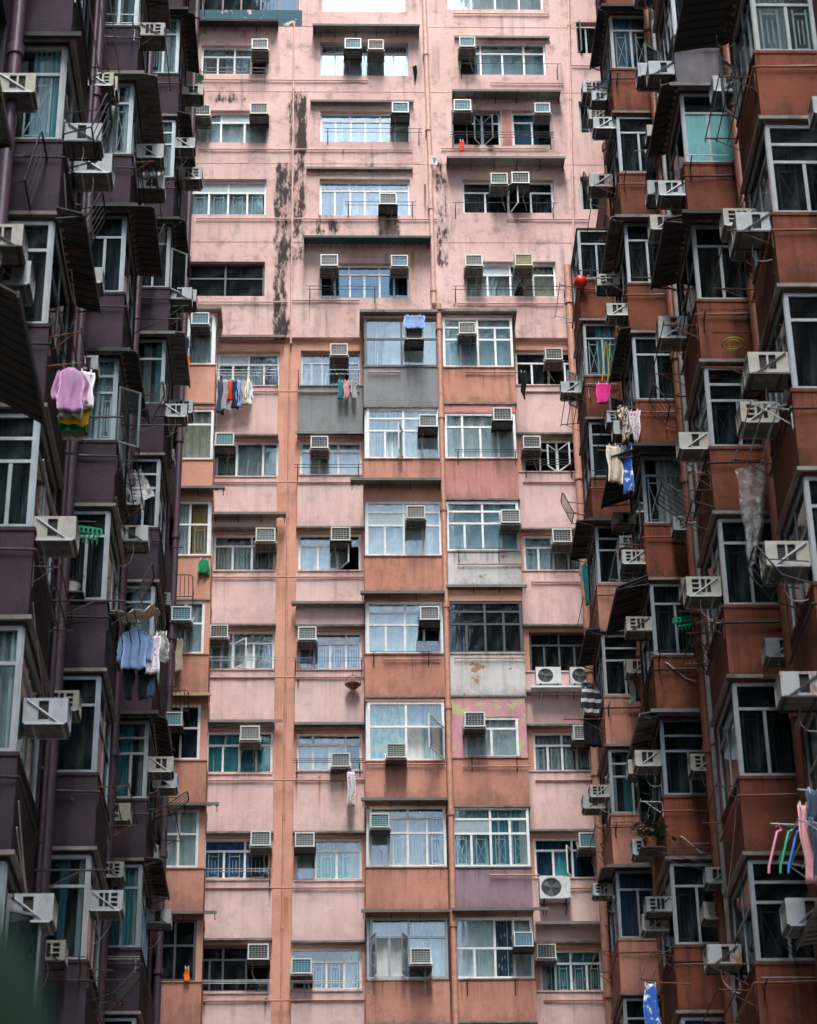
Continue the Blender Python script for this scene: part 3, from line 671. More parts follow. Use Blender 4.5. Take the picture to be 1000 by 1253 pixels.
# spandrel panels of the lower window columns: proud of the salmon wall
def spandrels(col_, xl, xr, mats):
    tops = [c[1] for c in col_]; bots = [c[3] for c in col_]
    for i in range(len(col_) - 1):
        z1 = zof(bots[i]) - .07; z0 = zof(tops[i+1] - 4) + .05; m_ = mats.get(i, 'pink_panel'); ym = (bots[i] + tops[i+1]) / 2
        x0 = PY(xl(ym), ym, D).x; x1 = PY(xr(ym), ym, D).x; j = rnd.uniform(-.012, .012)
        mb = MB(); mb.box(x0, x1, D - .03 + j, YL + .01, z0, z1, 0); mb.box(x0 - .02, x1 + .02, D - .055 + j, YL + .01, z0 - .05, z0, 1)
        mb.box(x0 + .03, x1 - .03, D - .06 + j, YL + .01, z1, z1 + .035, 0)
        part(mb, 'spandrel_panel', [m_, 'concrete_lip'])
spandrels(L1, lambda y: 262 - (y - 430) * .025, lambda y: 341 - (y - 430) * .012, {})
spandrels(L2, lambda y: 366 - (y - 430) * .012, lambda y: 446, {0: 'grey_render'})
spandrels(L3, lambda y: 628 + (y - 430) * .035, lambda y: 770, {2: 'pink_panel'})
# coloured bands on the upper wall
a = PY(222, 31, YU); b = PY(370, 12, YU)
mb = MB(); mb.box(a.x, b.x, YU - .012, YU + .05, a.z, b.z - .02); part(mb, 'painted_band', 'blue_peel')
p = PY(614, 178, YU); q = PY(626, 134, YU); mb = MB(); mb.box(p.x + .03, q.x - .03, YU - .006, YU + .04, p.z, q.z); part(mb, 'painted_band', 'pink_bay')
# thin string courses between upper storeys
for y in (32, 112, 200, 296):
    mb = MB(); z = zof(y); mb.box(XL, XR, YU - .008, YU + .02, z - .02, z + .02); part(mb, 'string_course', 'pink')
# bays
def end_bays(B, colname, lx, rx, sides):
    for i, (x0, y0, x1, y1, yb, m_, can, lay, fm, gm, cu, gr, op, fi, acs) in enumerate(B):
        ym = (y0 + yb) / 2; X0 = PY(lx(ym), ym, YB).x; X1 = PY(rx(ym), ym, YB).x
        p = PY(x0, y1, YB); q = PY(x1, y0, YB); zb = PY(x0, yb, YB).z; zt = p.z
        ztop = PY(x0, B[i-1][4], YB).z if i else q.z + .12
        mb = MB(); mb.box(X0, X1, YB, YL - .01, zb, zt - .03, 0); mb.box(X0 - .02, X1 + .02, YB - .025, YL - .02, zb - .045, zb, 1); mb.box(X0 - .012, X1 + .012, YB - .03, YB + .12, zt - .03, zt, 0)
        lm = 'green_pink' if (B is B2 and i == 4) else ('salmon' if i != 1 else 'pink_bay')
        if q.z < ztop - .1:                                                                        # lintel band over the window
            lb = MB(); lb.box(X0, X1, YB + .01, YL - .02, q.z, ztop - .05); part(lb, 'lintel', lm)
        if i == 0:
            lb = MB(); lb.box(X0 - .1, X1 + .12, YB - .14, YL, q.z + .1, q.z + .18); part(lb, 'roof_slab', 'concrete_lip')
        wl, wr = p.x, PY(x1, (y0 + y1) / 2, YB).x
        if wl > X0 + .15: mb.box(X0, wl, YB + .012, YB + .1, zt, q.z, 2)
        if wr < X1 - .1: mb.box(wr, X1, YB + .012, YB + .1, zt, q.z, 2)
        b_ = part(mb, 'bay', [m_, 'concrete_lip', lm])
        wl = max(wl, X0 + .015); wr = min(wr, X1 - .015)
        adopt(window(end, Vector((wl, YB + .03, zt)), 0, wr - wl, q.z - zt, lay, fm, gm, sheer(cu, gm, x0 + y0), gr, op, fi, t=.066))
        dep = YL - YB - .16
        if 'r' in sides: adopt(window(end, Vector((X1 - .02, YB + .10, zt)), math.pi / 2, dep, q.z - zt, 'k', fm, gm, None, None, (), {}))
        if 'l' in sides: adopt(window(end, Vector((X0 + .02, YB + .10 + dep, zt)), -math.pi / 2, dep, q.z - zt, 'k', fm, gm, None, None, (), {}))
        if can:
            mt = {1: 'canopy_grey', 2: 'cream_wall', 3: 'canopy_grey', 4: 'concrete'}[can]
            wd = X1 - X0 + (.35 if can in (1, 3) and B is not B1 else .12)
            adopt(canopy(end, (X0 - (.1 if B is B1 else .02) - (.25 if (can == 3 and B is B1) else 0), YB - .01, zb - .06), 0, wd + (.2 if can == 3 else 0), {1: .28, 2: .35, 3: .42, 4: .12}[can], {1: .06, 2: .1, 3: .05, 4: .01}[can], mt))
        for (px, py, k) in acs: end_ac(px, py, k, YB + .03, colname, 5 + i)
end_bays(B0, 'corner bay column', lambda y: 150, lambda y: 264 - (y - 430) * .0225, 'r')
end_bays(B1, 'bay column before the thick pipe', lambda y: 445 + (y - 430) * .004, lambda y: 538 + (y - 430) * .0155, 'l')
end_bays(B2, 'bay column after the thick pipe', lambda y: 541.5 + (y - 430) * .0175, lambda y: 629 + (y - 430) * .034, 'r')
# small shed-like hoods over upper windows
for (x0, x1, y, pr, dr, mt) in ((236, 341, 33, .42, .10, 'canopy'), (383, 513, 41, .45, .06, 'canopy_grey'), (372, 527, 299, .5, .10, 'canopy_green'), (553, 685, 122, .45, .03, 'canopy_grey'), (546, 690, 204, .5, .05, 'concrete'), (380, 506, 127, .16, .02, 'concrete'), (375, 505, 208, .12, .02, 'concrete'), (556, 672, 47, .1, .02, 'concrete')):
    p = PY(x0, y, YU); q = PY(x1, y, YU); adopt(canopy(end, (p.x, YU - .005, p.z), 0, q.x - p.x, pr, dr, mt, ribs=pr > .3))
for (x0, x1, y, pr) in ((262, 350, 634, .3), (357, 446, 742, .25), (270, 348, 414, .14), (255, 346, 884, .12), (360, 446, 887, .12), (362, 446, 531, .1), (640, 735, 849, .18), (655, 738, 1133, .25)):
    p = PY(x0, y, D - .03); q = PY(x1, y, D - .03); adopt(canopy(end, (p.x, D - .03, p.z), 0, q.x - p.x, pr, .02, 'concrete', ribs=pr > .28))
# drain and supply pipes
def pipe(pts, r, mt, collars=()):
    mb = MB(); mb.path(pts, r, 8)
    for (c, d) in collars: mb.path([c, d], r * 1.35, 8)
    return part(mb, 'drain_pipe', mt)
def vpipe(x_y, Y, r, mt, step=2.745):
    pts = [PY(x, y, Y) for x, y in x_y]; xm = pts[0].x; z0, z1 = pts[0].z, pts[-1].z
    cl = []; z = z1 + .4
    while z < z0: cl.append(((xm + (pts[-1].x - xm) * (z0 - z) / (z0 - z1), Y, z), (xm + (pts[-1].x - xm) * (z0 - z) / (z0 - z1), Y, z + .14))); z += step
    return pipe(pts, r, mt, cl)
vpipe([(518, -30), (526, 190), (531, 372)], YU - .1, .07, 'pipe_pink')
vpipe([(537, 372), (559, 1300)], YB - .06, .075, 'pipe_salmon')
vpipe([(360, 27), (356, 420)], YU - .05, .026, 'pipe_pink')
vpipe([(355.5, 400), (343, 1300)], YL - .04, .03, 'pipe_salmon')
vpipe([(695, -30), (703, 330)], YU - .05, .035, 'pipe_pink')
for (x0, x1, y) in ((240, 450, 97), (243, 505, 182), (240, 535, 267), (240, 352, 369), (356, 440, 367), (555, 672, 16), (540, 670, 181), (620, 720, 268), (560, 690, 371), (600, 690, 101), (700, 740, 80)):
    p = PY(x0, y, YU - .05); q = PY(x1, y, YU - .05); pipe([p, (q.x, YU - .05, p.z)], .022, 'pipe_pink')
for (x0, x1, y) in ((300, 440, 479), (258, 446, 590), (255, 446, 706), (252, 446, 829), (248, 447, 955), (246, 447, 1087), (240, 447, 1225), (640, 705, 479), (640, 705, 590), (650, 712, 712), (655, 725, 955), (662, 730, 1087), (665, 740, 1224)):
    p = PY(x0, y, D - .07); q = PY(x1, y, D - .07); pipe([p, (q.x, D - .07, p.z)], .022, 'pipe_salmon')
for (x0, x1, y) in ((450, 490, 455), (570, 634, 455), (560, 640, 690), (556, 642, 805), (470, 540, 807), (600, 660, 1071), (448, 545, 935), (566, 650, 938)):
    p = PY(x0, y, YB - .06); q = PY(x1, y, YB - .06); pipe([p, (q.x, YB - .06, p.z)], .02, 'pipe_salmon')
# racks under the windows
RG = 'drying racks on the pink end block'
def end_rack(x0, x1, y, Y, label, proj=.32, rails=2, mt='steel_dark', post=.32):
    p = PY(x0, y, Y); q = PY(x1, y, Y); rack((p.x, Y, p.z), 0, q.x - p.x, proj, label, RG, rails, mt, 0, post)
end_rack(245, 325, 92, YU, 'thin drying rack with teal rail by the green basket, on the pink block', mt='pipe_grey')
end_rack(400, 514, 166, YU, 'double-rail drying rack below the second window row, before the thick pipe', rails=2)
end_rack(425, 506, 255, YU, 'small drying rack round the low air conditioner on the pink block', .3, 2)
end_rack(378, 460, 358, YU, 'drying rack under the window with the dark green hood', .3, 2)
end_rack(553, 675, 171, YU, 'double-rail drying rack holding a red cloth under two split windows', .35, 3)
end_rack(563, 683, 86, YU, 'drying rack under window beside a lone air conditioner, first row after the pipe', .3, 1)
end_rack(556, 678, 256, YU, 'drying rack under the window beneath the long concrete hood', .3, 1)
end_rack(556, 692, 359, YU, 'drying rack above the flat roof of the twin bays', .34, 2)
end_rack(263, 341, 463, YL - .15, 'drying rack loaded with jeans and shirts on the pink block', .42, 3, 'galvanised', .3)
end_rack(364, 440, 463, YL - .15, 'drying rack with a few small garments above the grey rendered panel', .42, 2, 'galvanised')
end_rack(363, 440, 576, YL - .15, 'drying rack under the window right below the grey rendered panel', .3, 2)
end_rack(256, 338, 812, YL - .15, 'drying rack with teal pole under the window beside the corner bays', .35, 2, 'galvanised')
end_rack(360, 444, 813, YL - .15, 'blue-poled drying rack with a hanging wicker bowl', .35, 2, 'plastic_blue')
end_rack(362, 442, 936, YL - .15, 'rust-streaked drying rack under a low air conditioner', .35, 3)
end_rack(250, 332, 1070, YL - .15, 'drying rack under the window with bright blue curtains', .35, 2, 'galvanised')
end_rack(242, 330, 1206, YL - .15, 'pale drying rack under the dark-framed window row of the pink block', .35, 3, 'white_bar')
end_rack(357, 440, 1206, YL - .15, 'pale drying rack under window with low blue-fronted air conditioner', .3, 2, 'white_bar')
end_rack(559, 632, 556, YB, 'shallow rail on the half pink, half orange bay parapet', .22, 2)
end_rack(560, 612, 676, YB, 'shallow rail on the white rendered bay parapet with the grey soffit', .2, 2)
end_rack(456, 526, 802, YB, 'shallow rail on the salmon bay beside the white peeling parapet', .2, 2)
end_rack(576, 634, 930, YB, 'shallow rail below the small pink-walled bay window with green edging', .2, 2)
end_rack(570, 632, 1202, YB, 'shallow rail below the bay window with the dotted curtain', .2, 2)
end_rack(453, 522, 1201, YB, 'shelf-like rack below the bay window with open casements', .25, 4, 'white_bar')
end_rack(642, 700, 572, YL - .15, 'drying rack under the open casements in the far corner', .4, 3)

# ================================================================== the two long side blocks
class Side:
    def __init__(s, name, label, wx, fx, cols, z0, fh, y0, y1, mats, pipe_m, seed):
        s.wx, s.fx, s.cols, s.z0, s.fh, s.mats = wx, fx, cols, z0, fh, mats
        s.sg = 1 if fx > wx else -1                        # outward direction along X
        s.rz = math.pi / 2 if s.sg > 0 else -math.pi / 2
        s.r = random.Random(seed); s.e = empty(name, (wx - s.sg * 2, 24, 0)); tag(s.e, label, 'building')
        s.zoff = {}; s.y0, s.y1, s.pm = y0, y1, pipe_m; s.inv = Matrix.Translation((-(wx - s.sg * 2), -24, 0))
    def top_of(s, Y): return 33.6 if s.sg < 0 and Y > 44 else 999
    def inbay(s, Y, z, a_=.2, b_=0.): return z < s.top_of(Y) and any(a - a_ < Y < b + b_ for a, b in s.cols)
    def ylim(s, z): return 42.4 if s.sg < 0 and z > 36.6 else D - 1
    def ad(s, o): o.matrix_parent_inverse = s.inv; return o
    def part(s, mb, name, m): return s.ad(mb.build(name, m, s.e))
    def win(s, side, Y0, Y1, z, h, **kw):
        """side: 'f' courtyard face of a bay, 'n' its face toward the street end, 'w' the recessed wall"""
        if side == 'n':
            d = abs(s.fx - s.wx) - .05; X = min(s.wx, s.fx) + (.0 if s.sg > 0 else .04)
            return s.ad(window(s.e, Vector((X, Y0, z)), 0, d, h, **kw))
        X = (s.fx - s.sg * .03) if side == 'f' else s.wx - s.sg * .12
        O = Vector((X, Y0 if s.sg > 0 else Y1, z)); return s.ad(window(s.e, O, s.rz, Y1 - Y0, h, **kw))
def floors_for(s, Y):
    lo = CZ + Y * .27; hi = min(CZ + (Y + 2) * .90, s.top_of(Y) - 1); k = math.floor((lo - s.z0) / s.fh); out = []
    while s.z0 + k * s.fh < hi: out.append(k); k += 1
    return out
def build_side(s, bay_spec):
    holes = []
    for ci, (Ya, Yb) in enumerate(s.cols):
        for k in floors_for(s, Ya):
            zb = s.z0 + k * s.fh + s.zoff.get(ci, 0); sp = bay_spec(ci, k); ph = sp.get('par', 1.15); zt = zb + ph; ztop = zb + s.fh; wh = ztop - zt - sp.get('lint', .10)
            xa, xb = sorted((s.wx, s.fx)); o = .02
            mb = MB(); m_ = sp.get('mat', s.mats[0])
            mb.box(xa, xb, Ya, Yb, zb, zt - .05, 0)
            lip = dict(x0=xa - (0 if s.sg > 0 else .05), x1=xb + (.05 if s.sg > 0 else 0))
            mb.box(lip['x0'], lip['x1'], Ya - .05, Yb + .03, zb - .055, zb, 1)
            sx0 = xa - (0 if s.sg > 0 else .015); sx1 = xb + (.015 if s.sg > 0 else 0)
            mb.box(sx0, sx1, Ya - .015, Yb, zt - .05, zt, 0)
            s.part(mb, 'bay', [m_, 'concrete_lip'])
            mb = MB(); mb.box(xa + .01, xb - .01, Ya + .01, Yb - .01, ztop - .10, ztop - .055); s.part(mb, 'soffit', s.mats[1])
            mb = MB(); mb.box(xa, xb, Yb - .06, Yb - .005, zt, ztop - .1); s.part(mb, 'bay_cheek', s.mats[1])
            fm = sp.get('fm', 'silver_frame'); gm = sp.get('gm', 'glass')
            s.win('n', Ya + .03, 0, zt, wh, lay=sp.get('lay', 'h'), fm=fm, gm=gm, curt=sp.get('cu'), grille=sp.get('gr'), opn=sp.get('opn', ()), fill=sp.get('fill', {}), t=.055)
            s.win('f', Ya + .06, Yb - .07, zt, wh, lay=sp.get('flay', 'h'), fm=fm, gm=gm, curt=sp.get('fcu'), grille=sp.get('gr'), opn=sp.get('fopn', ()), t=.05)
            holes.append((Ya + .08, Yb - .08, zt + .02, ztop - .14))
            # service pipe round the parapet
            zz = zb + ph * .72; X = s.fx + s.sg * .04
            if sp.get('rail', True):
                mb = MB(); mb.path([(s.wx + s.sg * .05, Ya - .05, zz + .02), (s.fx + s.sg * .04, Ya - .05, zz), (X, Yb, zz - .01)], .02, 6); s.part(mb, 'supply_pipe', s.pm if s.r.random() < .6 else 'steel_dark')
            if sp.get('can'):
                pr, dr, mt = sp['can']; L = Yb - Ya + .25
                O = (s.fx + s.sg * .005, (Ya - .2) if s.sg > 0 else Yb + .05, ztop - .06); s.ad(canopy(s.e, O, s.rz, L, pr, dr, mt, ribs=s.r.random() < .5))
            if sp.get('hood'):
                pr, dr, mt = sp['hood']; O = (min(s.wx, s.fx) - (.0 if s.sg > 0 else .15), Ya - .052, ztop - .06); s.ad(canopy(s.e, O, 0, abs(s.fx - s.wx) + .15, pr, dr, mt, ribs=False))
        # recessed windows between this column and the next
        Yn = s.cols[ci + 1][0] if ci + 1 < len(s.cols) else s.y1
        if Yn - Yb > 2.2:
            for k in floors_for(s, Yb):
                zb = s.z0 + k * s.fh + 1.1; Yc = Yn - 1.5; h = 1.25; a, b = Yc - .7, Yc + .7
                if s.sg < 0 and Yc > 42 and zb > 35.4: continue
                holes.append((a, b, zb, zb + h)); s.win('w', a, b, zb, h, lay='a', fm='silver_frame', gm='glass_dark', curt=(s.r.choice(('white', 'teal', 'grey')), 0, .7))
    f = lambda u, d, z: (s.wx - s.sg * d, u, z)
    ZN = 37.2 if s.sg < 0 else TOP; YN = 43. if s.sg < 0 else s.y1      # the corner part of the right block is lower
    if s.sg < 0: holes.append((YN, s.y1, ZN, TOP))
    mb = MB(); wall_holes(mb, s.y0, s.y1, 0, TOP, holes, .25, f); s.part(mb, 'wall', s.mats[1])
    mb = MB(); x2 = s.wx - s.sg * 3; x3 = x2 - s.sg * .3
    mb.box(x2, x3, s.y0, s.y1, 0, TOP); mb.box(s.wx - s.sg * .25, x3, s.y0 - .3, s.y0, 0, TOP); mb.box(s.wx - s.sg * .25, x3, s.y1, s.y1 + .2, 0, ZN); mb.box(s.wx + s.sg * .02, x3, s.y0 - .32, YN + .2, TOP, TOP + .4)
    if s.sg < 0: mb.box(s.wx - s.sg * .26, x2, YN - .3, YN, ZN - .2, TOP); mb.box(s.wx - s.sg * .26, x2, YN, s.y1, ZN - .2, ZN);
    s.part(mb, 'inner_shell', 'interior')
    mb = MB()
    for k in range(-5, 26):
        z = s.z0 + k * s.fh
        if 0 < z < TOP: mb.box(s.wx - s.sg * .35, x2, s.y0, s.y1 if z < ZN - .5 else YN - .4, z - .05, z + .1)
    s.part(mb, 'floor_slabs', 'interior')
def side_pipe(s, X, Y, z0, z1, r, mt=None):
    mb = MB(); mb.path([(X, Y, z0), (X, Y, z1)], r, 10); z = z0 + 1.3
    while z < z1: mb.path([(X, Y, z), (X, Y, z + .16)], r * 1.3, 10); z += s.fh
    for k in range(int((z1 - z0) / s.fh)): mb.box(min(X, s.wx), max(X, s.wx), Y - .02, Y + .02, z0 + k * s.fh + .3, z0 + k * s.fh + .34)
    s.part(mb, 'drain_pipe', mt or s.pm)

# ---- left: dark purple block
LW, LF = -4.25, -3.56
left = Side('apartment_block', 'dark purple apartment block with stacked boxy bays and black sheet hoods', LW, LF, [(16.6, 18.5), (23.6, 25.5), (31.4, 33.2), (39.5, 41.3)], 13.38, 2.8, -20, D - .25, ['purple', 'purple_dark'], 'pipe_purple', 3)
SP = {}
def Lspec(ci, k):
    r = random.Random(ci * 31 + k * 7 + 5)
    d = dict(cu=(r.choice(('grey', 'white', 'teal', 'pale')), r.choice((0, .3)), r.choice((.6, 1))), fcu=(r.choice(('white', 'grey', 'teal')), 0, r.choice((.4, .8))), gr=r.choice(('v', None, 'x')),
             lay=r.choice(('h', 'i', 'h', 'k')), flay=r.choice(('h', 'e', 'a')), fm=r.choice(('side_white_shaded', 'silver_frame', 'aluminium')), gm=r.choice(('glass', 'glass_dark', 'glass')))
    if r.random() < (.5 if ci < 3 else .2) or k > 4: d['can'] = (r.uniform(.2, .42), r.uniform(.02, .1), r.choice(('canopy', 'canopy', 'canopy_grey'))); d['hood'] = (r.uniform(.12, .3), .03, d['can'][2]) if r.random() < .65 else None
    if r.random() < .16: d['fopn'] = ('10',); d['flay'] = 'a'
    d.update(SP.get((ci, k), {})); return d
# ---- right: brick-red block
RWX, RFX = 6.5, 5.6
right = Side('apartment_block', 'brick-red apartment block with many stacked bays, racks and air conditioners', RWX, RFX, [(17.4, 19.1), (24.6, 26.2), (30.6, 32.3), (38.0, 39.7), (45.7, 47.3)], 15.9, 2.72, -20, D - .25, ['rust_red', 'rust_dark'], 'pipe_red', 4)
SPR = {}
def Rspec(ci, k):
    r = random.Random(ci * 17 + k * 5 + 77)
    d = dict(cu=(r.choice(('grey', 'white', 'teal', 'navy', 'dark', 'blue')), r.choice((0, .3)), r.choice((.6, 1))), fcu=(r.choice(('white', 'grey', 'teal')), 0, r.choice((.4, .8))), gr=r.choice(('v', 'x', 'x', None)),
             lay=r.choice(('h', 'i', 'h', 'h')), flay=r.choice(('h', 'e', 'a')), fm=r.choice(('side_white_shaded', 'silver_frame', 'aluminium')), gm=r.choice(('glass', 'glass_dark', 'glass_dark')))
    if r.random() < .28 or k > 5: d['can'] = (r.uniform(.2, .42), r.uniform(.02, .1), r.choice(('canopy', 'canopy', 'canopy_grey'))); d['hood'] = (r.uniform(.12, .3), .03, d['can'][2]) if r.random() < .65 else None
    if r.random() < .16: d['fopn'] = ('10',); d['flay'] = 'a'
    if ci == 4 : d['mat'] = 'salmon_bay' if k < 4 else 'rust_red'
    d.update(SPR.get((ci, k), {})); return d
def zk(s, X, px, py): p = PX(px, py, X); return p
SPR[(2, 4)] = dict(mat='grey_bay'); 
SPR[(2, 0)] = dict(lay='h', gr='v'); SPR[(2, 1)] = dict(lay='i', gr='x', fm='silver_frame'); SPR[(2, 2)] = dict(lay='h', gm='glass_dark', cu=('dark', 0, .3), fm='side_white_shaded', gr=None, can=(.42, .1, 'canopy'), hood=(.3, .05, 'canopy')); SPR[(2, 3)] = dict(fill={'10': 'teal_panel', '11': 'teal_panel'}, can=(.3, .08, 'canopy'))
SPR[(3, -1)] = dict(cu=('blue', 0, 1), fm='side_white_shaded'); SPR[(3, 2)] = dict(can=(.55, .2, 'canopy'), hood=(.5, .12, 'canopy')); SPR[(3, 1)] = dict(can=(.6, .25, 'canopy'), cu=('blue', 0, .5))
SPR[(4, 6)] = dict(can=None, hood=None); SPR[(4, 5)] = dict(can=None, hood=None); SPR[(1, 2)] = dict(can=(.8, .15, 'canopy'))
SP[(0, -1)] = dict(can=(.8, .5, 'canopy'), hood=None); SP[(1, 2)] = dict(can=None); SP[(1, 0)] = dict(cu=('white', .1, .8), gm='glass_dark'); SP[(1, 1)] = dict(gr='x', can=(.35, .1, 'canopy'), fm='side_white_shaded', lay='h'); SP[(1, -1)] = dict(fm='side_white_shaded', cu=('grey', 0, 1))
left.zoff = {2: .22, 3: .3}; build_side(left, Lspec); build_side(right, Rspec)
for Y in (22.9, 30.6, 38.7): side_pipe(left, LW + .12, Y, 0, TOP - 4, .085)
side_pipe(left, LW + .05, 51.2, 0, TOP - 4, .09); side_pipe(left, LW + .1, 30.2, 0, TOP - 6, .04)
for Y in (29.9, 37.5, 45.0): side_pipe(right, RWX - .13, Y, 0, TOP - 4 if Y < 43 else 36.9, .085)
side_pipe(right, RWX - .1, 37.1, 0, TOP - 5, .05, 'pipe_grey'); side_pipe(right, 6.02, 51.6, 0, zof(345), .1, 'pipe_salmon'); side_pipe(right, RWX - .1, 44.6, 0, 36.8, .045)
# air conditioners on the side blocks: (x where it meets the wall, y of its underside edge, front colour, scale)
def side_acs(s, lst, colour):
    n = len(s.cols)
    for (px, py, kind, sc) in lst:
        p = PX(px, py, s.fx); best = None
        for ci, (Ya, Yb) in enumerate(s.cols):
            if Ya - 1.2 < p.y < Yb + .3 and p.z < s.top_of(Ya): best = ci; Y = min(max(p.y, Ya + .3 * sc), Yb - .3)
        if best is not None:
            X = s.fx; z = PX(px, py, s.fx).z
            where = f'bay column {["next to", "second from", "third from", "fourth from", "fifth from"][n - 1 - best]} the pink block'
        else:
            q = PX(px, py, s.wx); Y = q.y; z = q.z; X = s.wx
            if Y > s.ylim(z) + .3: Y = s.ylim(z); z = PY(px, py, Y).z
            for ci, (Ya, Yb) in enumerate(s.cols):
                if Ya - .3 < Y < Yb + .3 and z < s.top_of(Ya): Y = Ya - .35
            where = 'recessed wall between the bays'
        fr = {'blue': 'blue-fronted', 'dark': 'dark-fronted', 'grey': 'grey-fronted', 'green': 'greenish', 'yellow': 'yellowish'}[kind]
        cr = s.r.random() < .3; ho = s.r.random() < .65
        ac((X, Y, z), s.rz, kind, f'{fr} {"cream" if cr else "white"} air conditioner {"with drip hose" if ho else "without hose"}, {colour} block, {where}', f'air conditioners on the {colour} block', sc * .78, cr, ho, True)
side_acs(left, [(-6, 388, 'blue', 1.15), (-14, 322, 'blue', 1.), (42, 655, 'blue', 1.05), (34, 893, 'blue', 1.05), (14, 1134, 'grey', 1.05), (84, 183, 'dark', 1.0), (115, 134, 'dark', 1.), (178, 919, 'grey', 1.0), (109, 1103, 'grey', 1.0), (137, 1150, 'grey', .9),
    (170, 200, 'dark', 1.0), (172, 246, 'dark', 1.), (209, 372, 'grey', 1.), (200, 496, 'yellow', 1.0), (190, 568, 'grey', 1.0), (183, 745, 'grey', 1.05), (168, 1054, 'grey', 1.0), (182, 1134, 'dark', .95), (170, 36, 'dark', 1.), (214, 36, 'dark', 1.), (100, 690, 'grey', .95), (212, 140, 'dark', .9), (150, 678, 'grey', 1.), (58, 1225, 'grey', 1.0), (92, 470, 'dark', .9)], 'purple')
side_acs(right, [(757, 128, 'dark', 1.), (744, 128, 'blue', .8), (738, 172, 'blue', .85), (832, 60, 'blue', 1.), (812, 100, 'dark', .95), (843, 220, 'blue', 1.), (974, 195, 'blue', 1.1), (945, 282, 'dark', 1.05), (823, 305, 'blue', 1.), (836, 417, 'grey', 1.), (772, 368, 'green', .95), (975, 420, 'blue', 1.1),
    (788, 488, 'grey', 1.), (876, 513, 'blue', 1.0), (948, 525, 'blue', 1.05), (736, 589, 'grey', .9), (796, 666, 'grey', 1.), (850, 660, 'blue', 1.), (878, 736, 'blue', 1.1), (1003, 655, 'blue', 1.15), (798, 765, 'dark', 1.), (1012, 840, 'grey', 1.1), (808, 936, 'grey', 1.), (871, 962, 'grey', 1.05), (761, 948, 'blue', .95),
    (744, 978, 'grey', .9), (767, 1079, 'grey', 1.), (748, 1098, 'grey', .9), (803, 1050, 'dark', 1.), (825, 1104, 'grey', .95), (816, 1142, 'grey', 1.), (884, 1145, 'grey', 1.), (776, 1232, 'grey', .95), (1006, 1146, 'grey', 1.1), (890, 60, 'dark', 1.), (960, 40, 'dark', 1.), (770, 20, 'dark', 1.), (785, 700, 'grey', .9), (945, 880, 'grey', 1.)], 'brick-red')

def more_acs(s, colour, seed):
    r = random.Random(seed); n = len(s.cols); KN = ('grey', 'grey', 'blue', 'dark')
    for ci, (Ya, Yb) in enumerate(s.cols[1:], 1):
        for k in floors_for(s, Ya):
            z = s.z0 + k * s.fh + s.zoff.get(ci, 0)
            for p_, X, Y, zz, where in ((.35, s.fx, Yb - .32, z + r.uniform(1.2, 2.1), 'far end of a bay'), (.45, s.wx, Ya - r.uniform(.55, 1.1), z + r.uniform(.2, 2.2), 'recess before a bay')):
                if r.random() < p_:
                    kind = r.choice(KN); cr = r.random() < .35
                    ac((X, Y, zz), s.rz, kind, f'{kind}-fronted {"cream" if cr else "white"} air conditioner, {where}, {colour} block, {["", "second ", "third ", "fourth ", "fifth "][n - 1 - ci]}column from pink block', f'air conditioners on the {colour} block', r.uniform(.72, .85), cr, r.random() < .6, True)
more_acs(left, 'purple', 21); more_acs(right, 'brick-red', 22)
# ---- unseen block added behind the viewer to cut low sky light (it shows in the window panes)
opp_blocker = empty('apartment_block', (1, -26, 0)); tag(opp_blocker, 'added grey block behind the viewer cutting low sky light, showing only in window reflections', 'building')
hs_ = [(x, x + 1.7, z, z + 1.3) for x in (-8.5, -5.2, -1.9, 1.4, 4.7, 8.0) for z in [3 + 2.75 * k for k in range(5)]]
mb = MB(); wall_holes(mb, -12, 14, 0, 18, hs_, .25, lambda u, d, z: (u, -24 - d, z)); mb.box(-12, 14, -30, -29.7, 0, 18); mb.box(-12, 14, -30, -23.9, 18, 18.5); mb.box(-12.3, -12, -30, -24, 0, 18); mb.box(14, 14.3, -30, -24, 0, 18)
o = mb.build('wall', 'concrete', opp_blocker); o.matrix_parent_inverse = Matrix.Translation((-1, 26, 0))
for (a_, b_, c_, d_) in hs_:
    o = mk('window_pane', pane_mesh('glass_dark'), opp_blocker, (a_, -24.16, c_), 0, (b_ - a_, .01, d_ - c_)); o.matrix_parent_inverse = Matrix.Translation((-1, 26, 0))

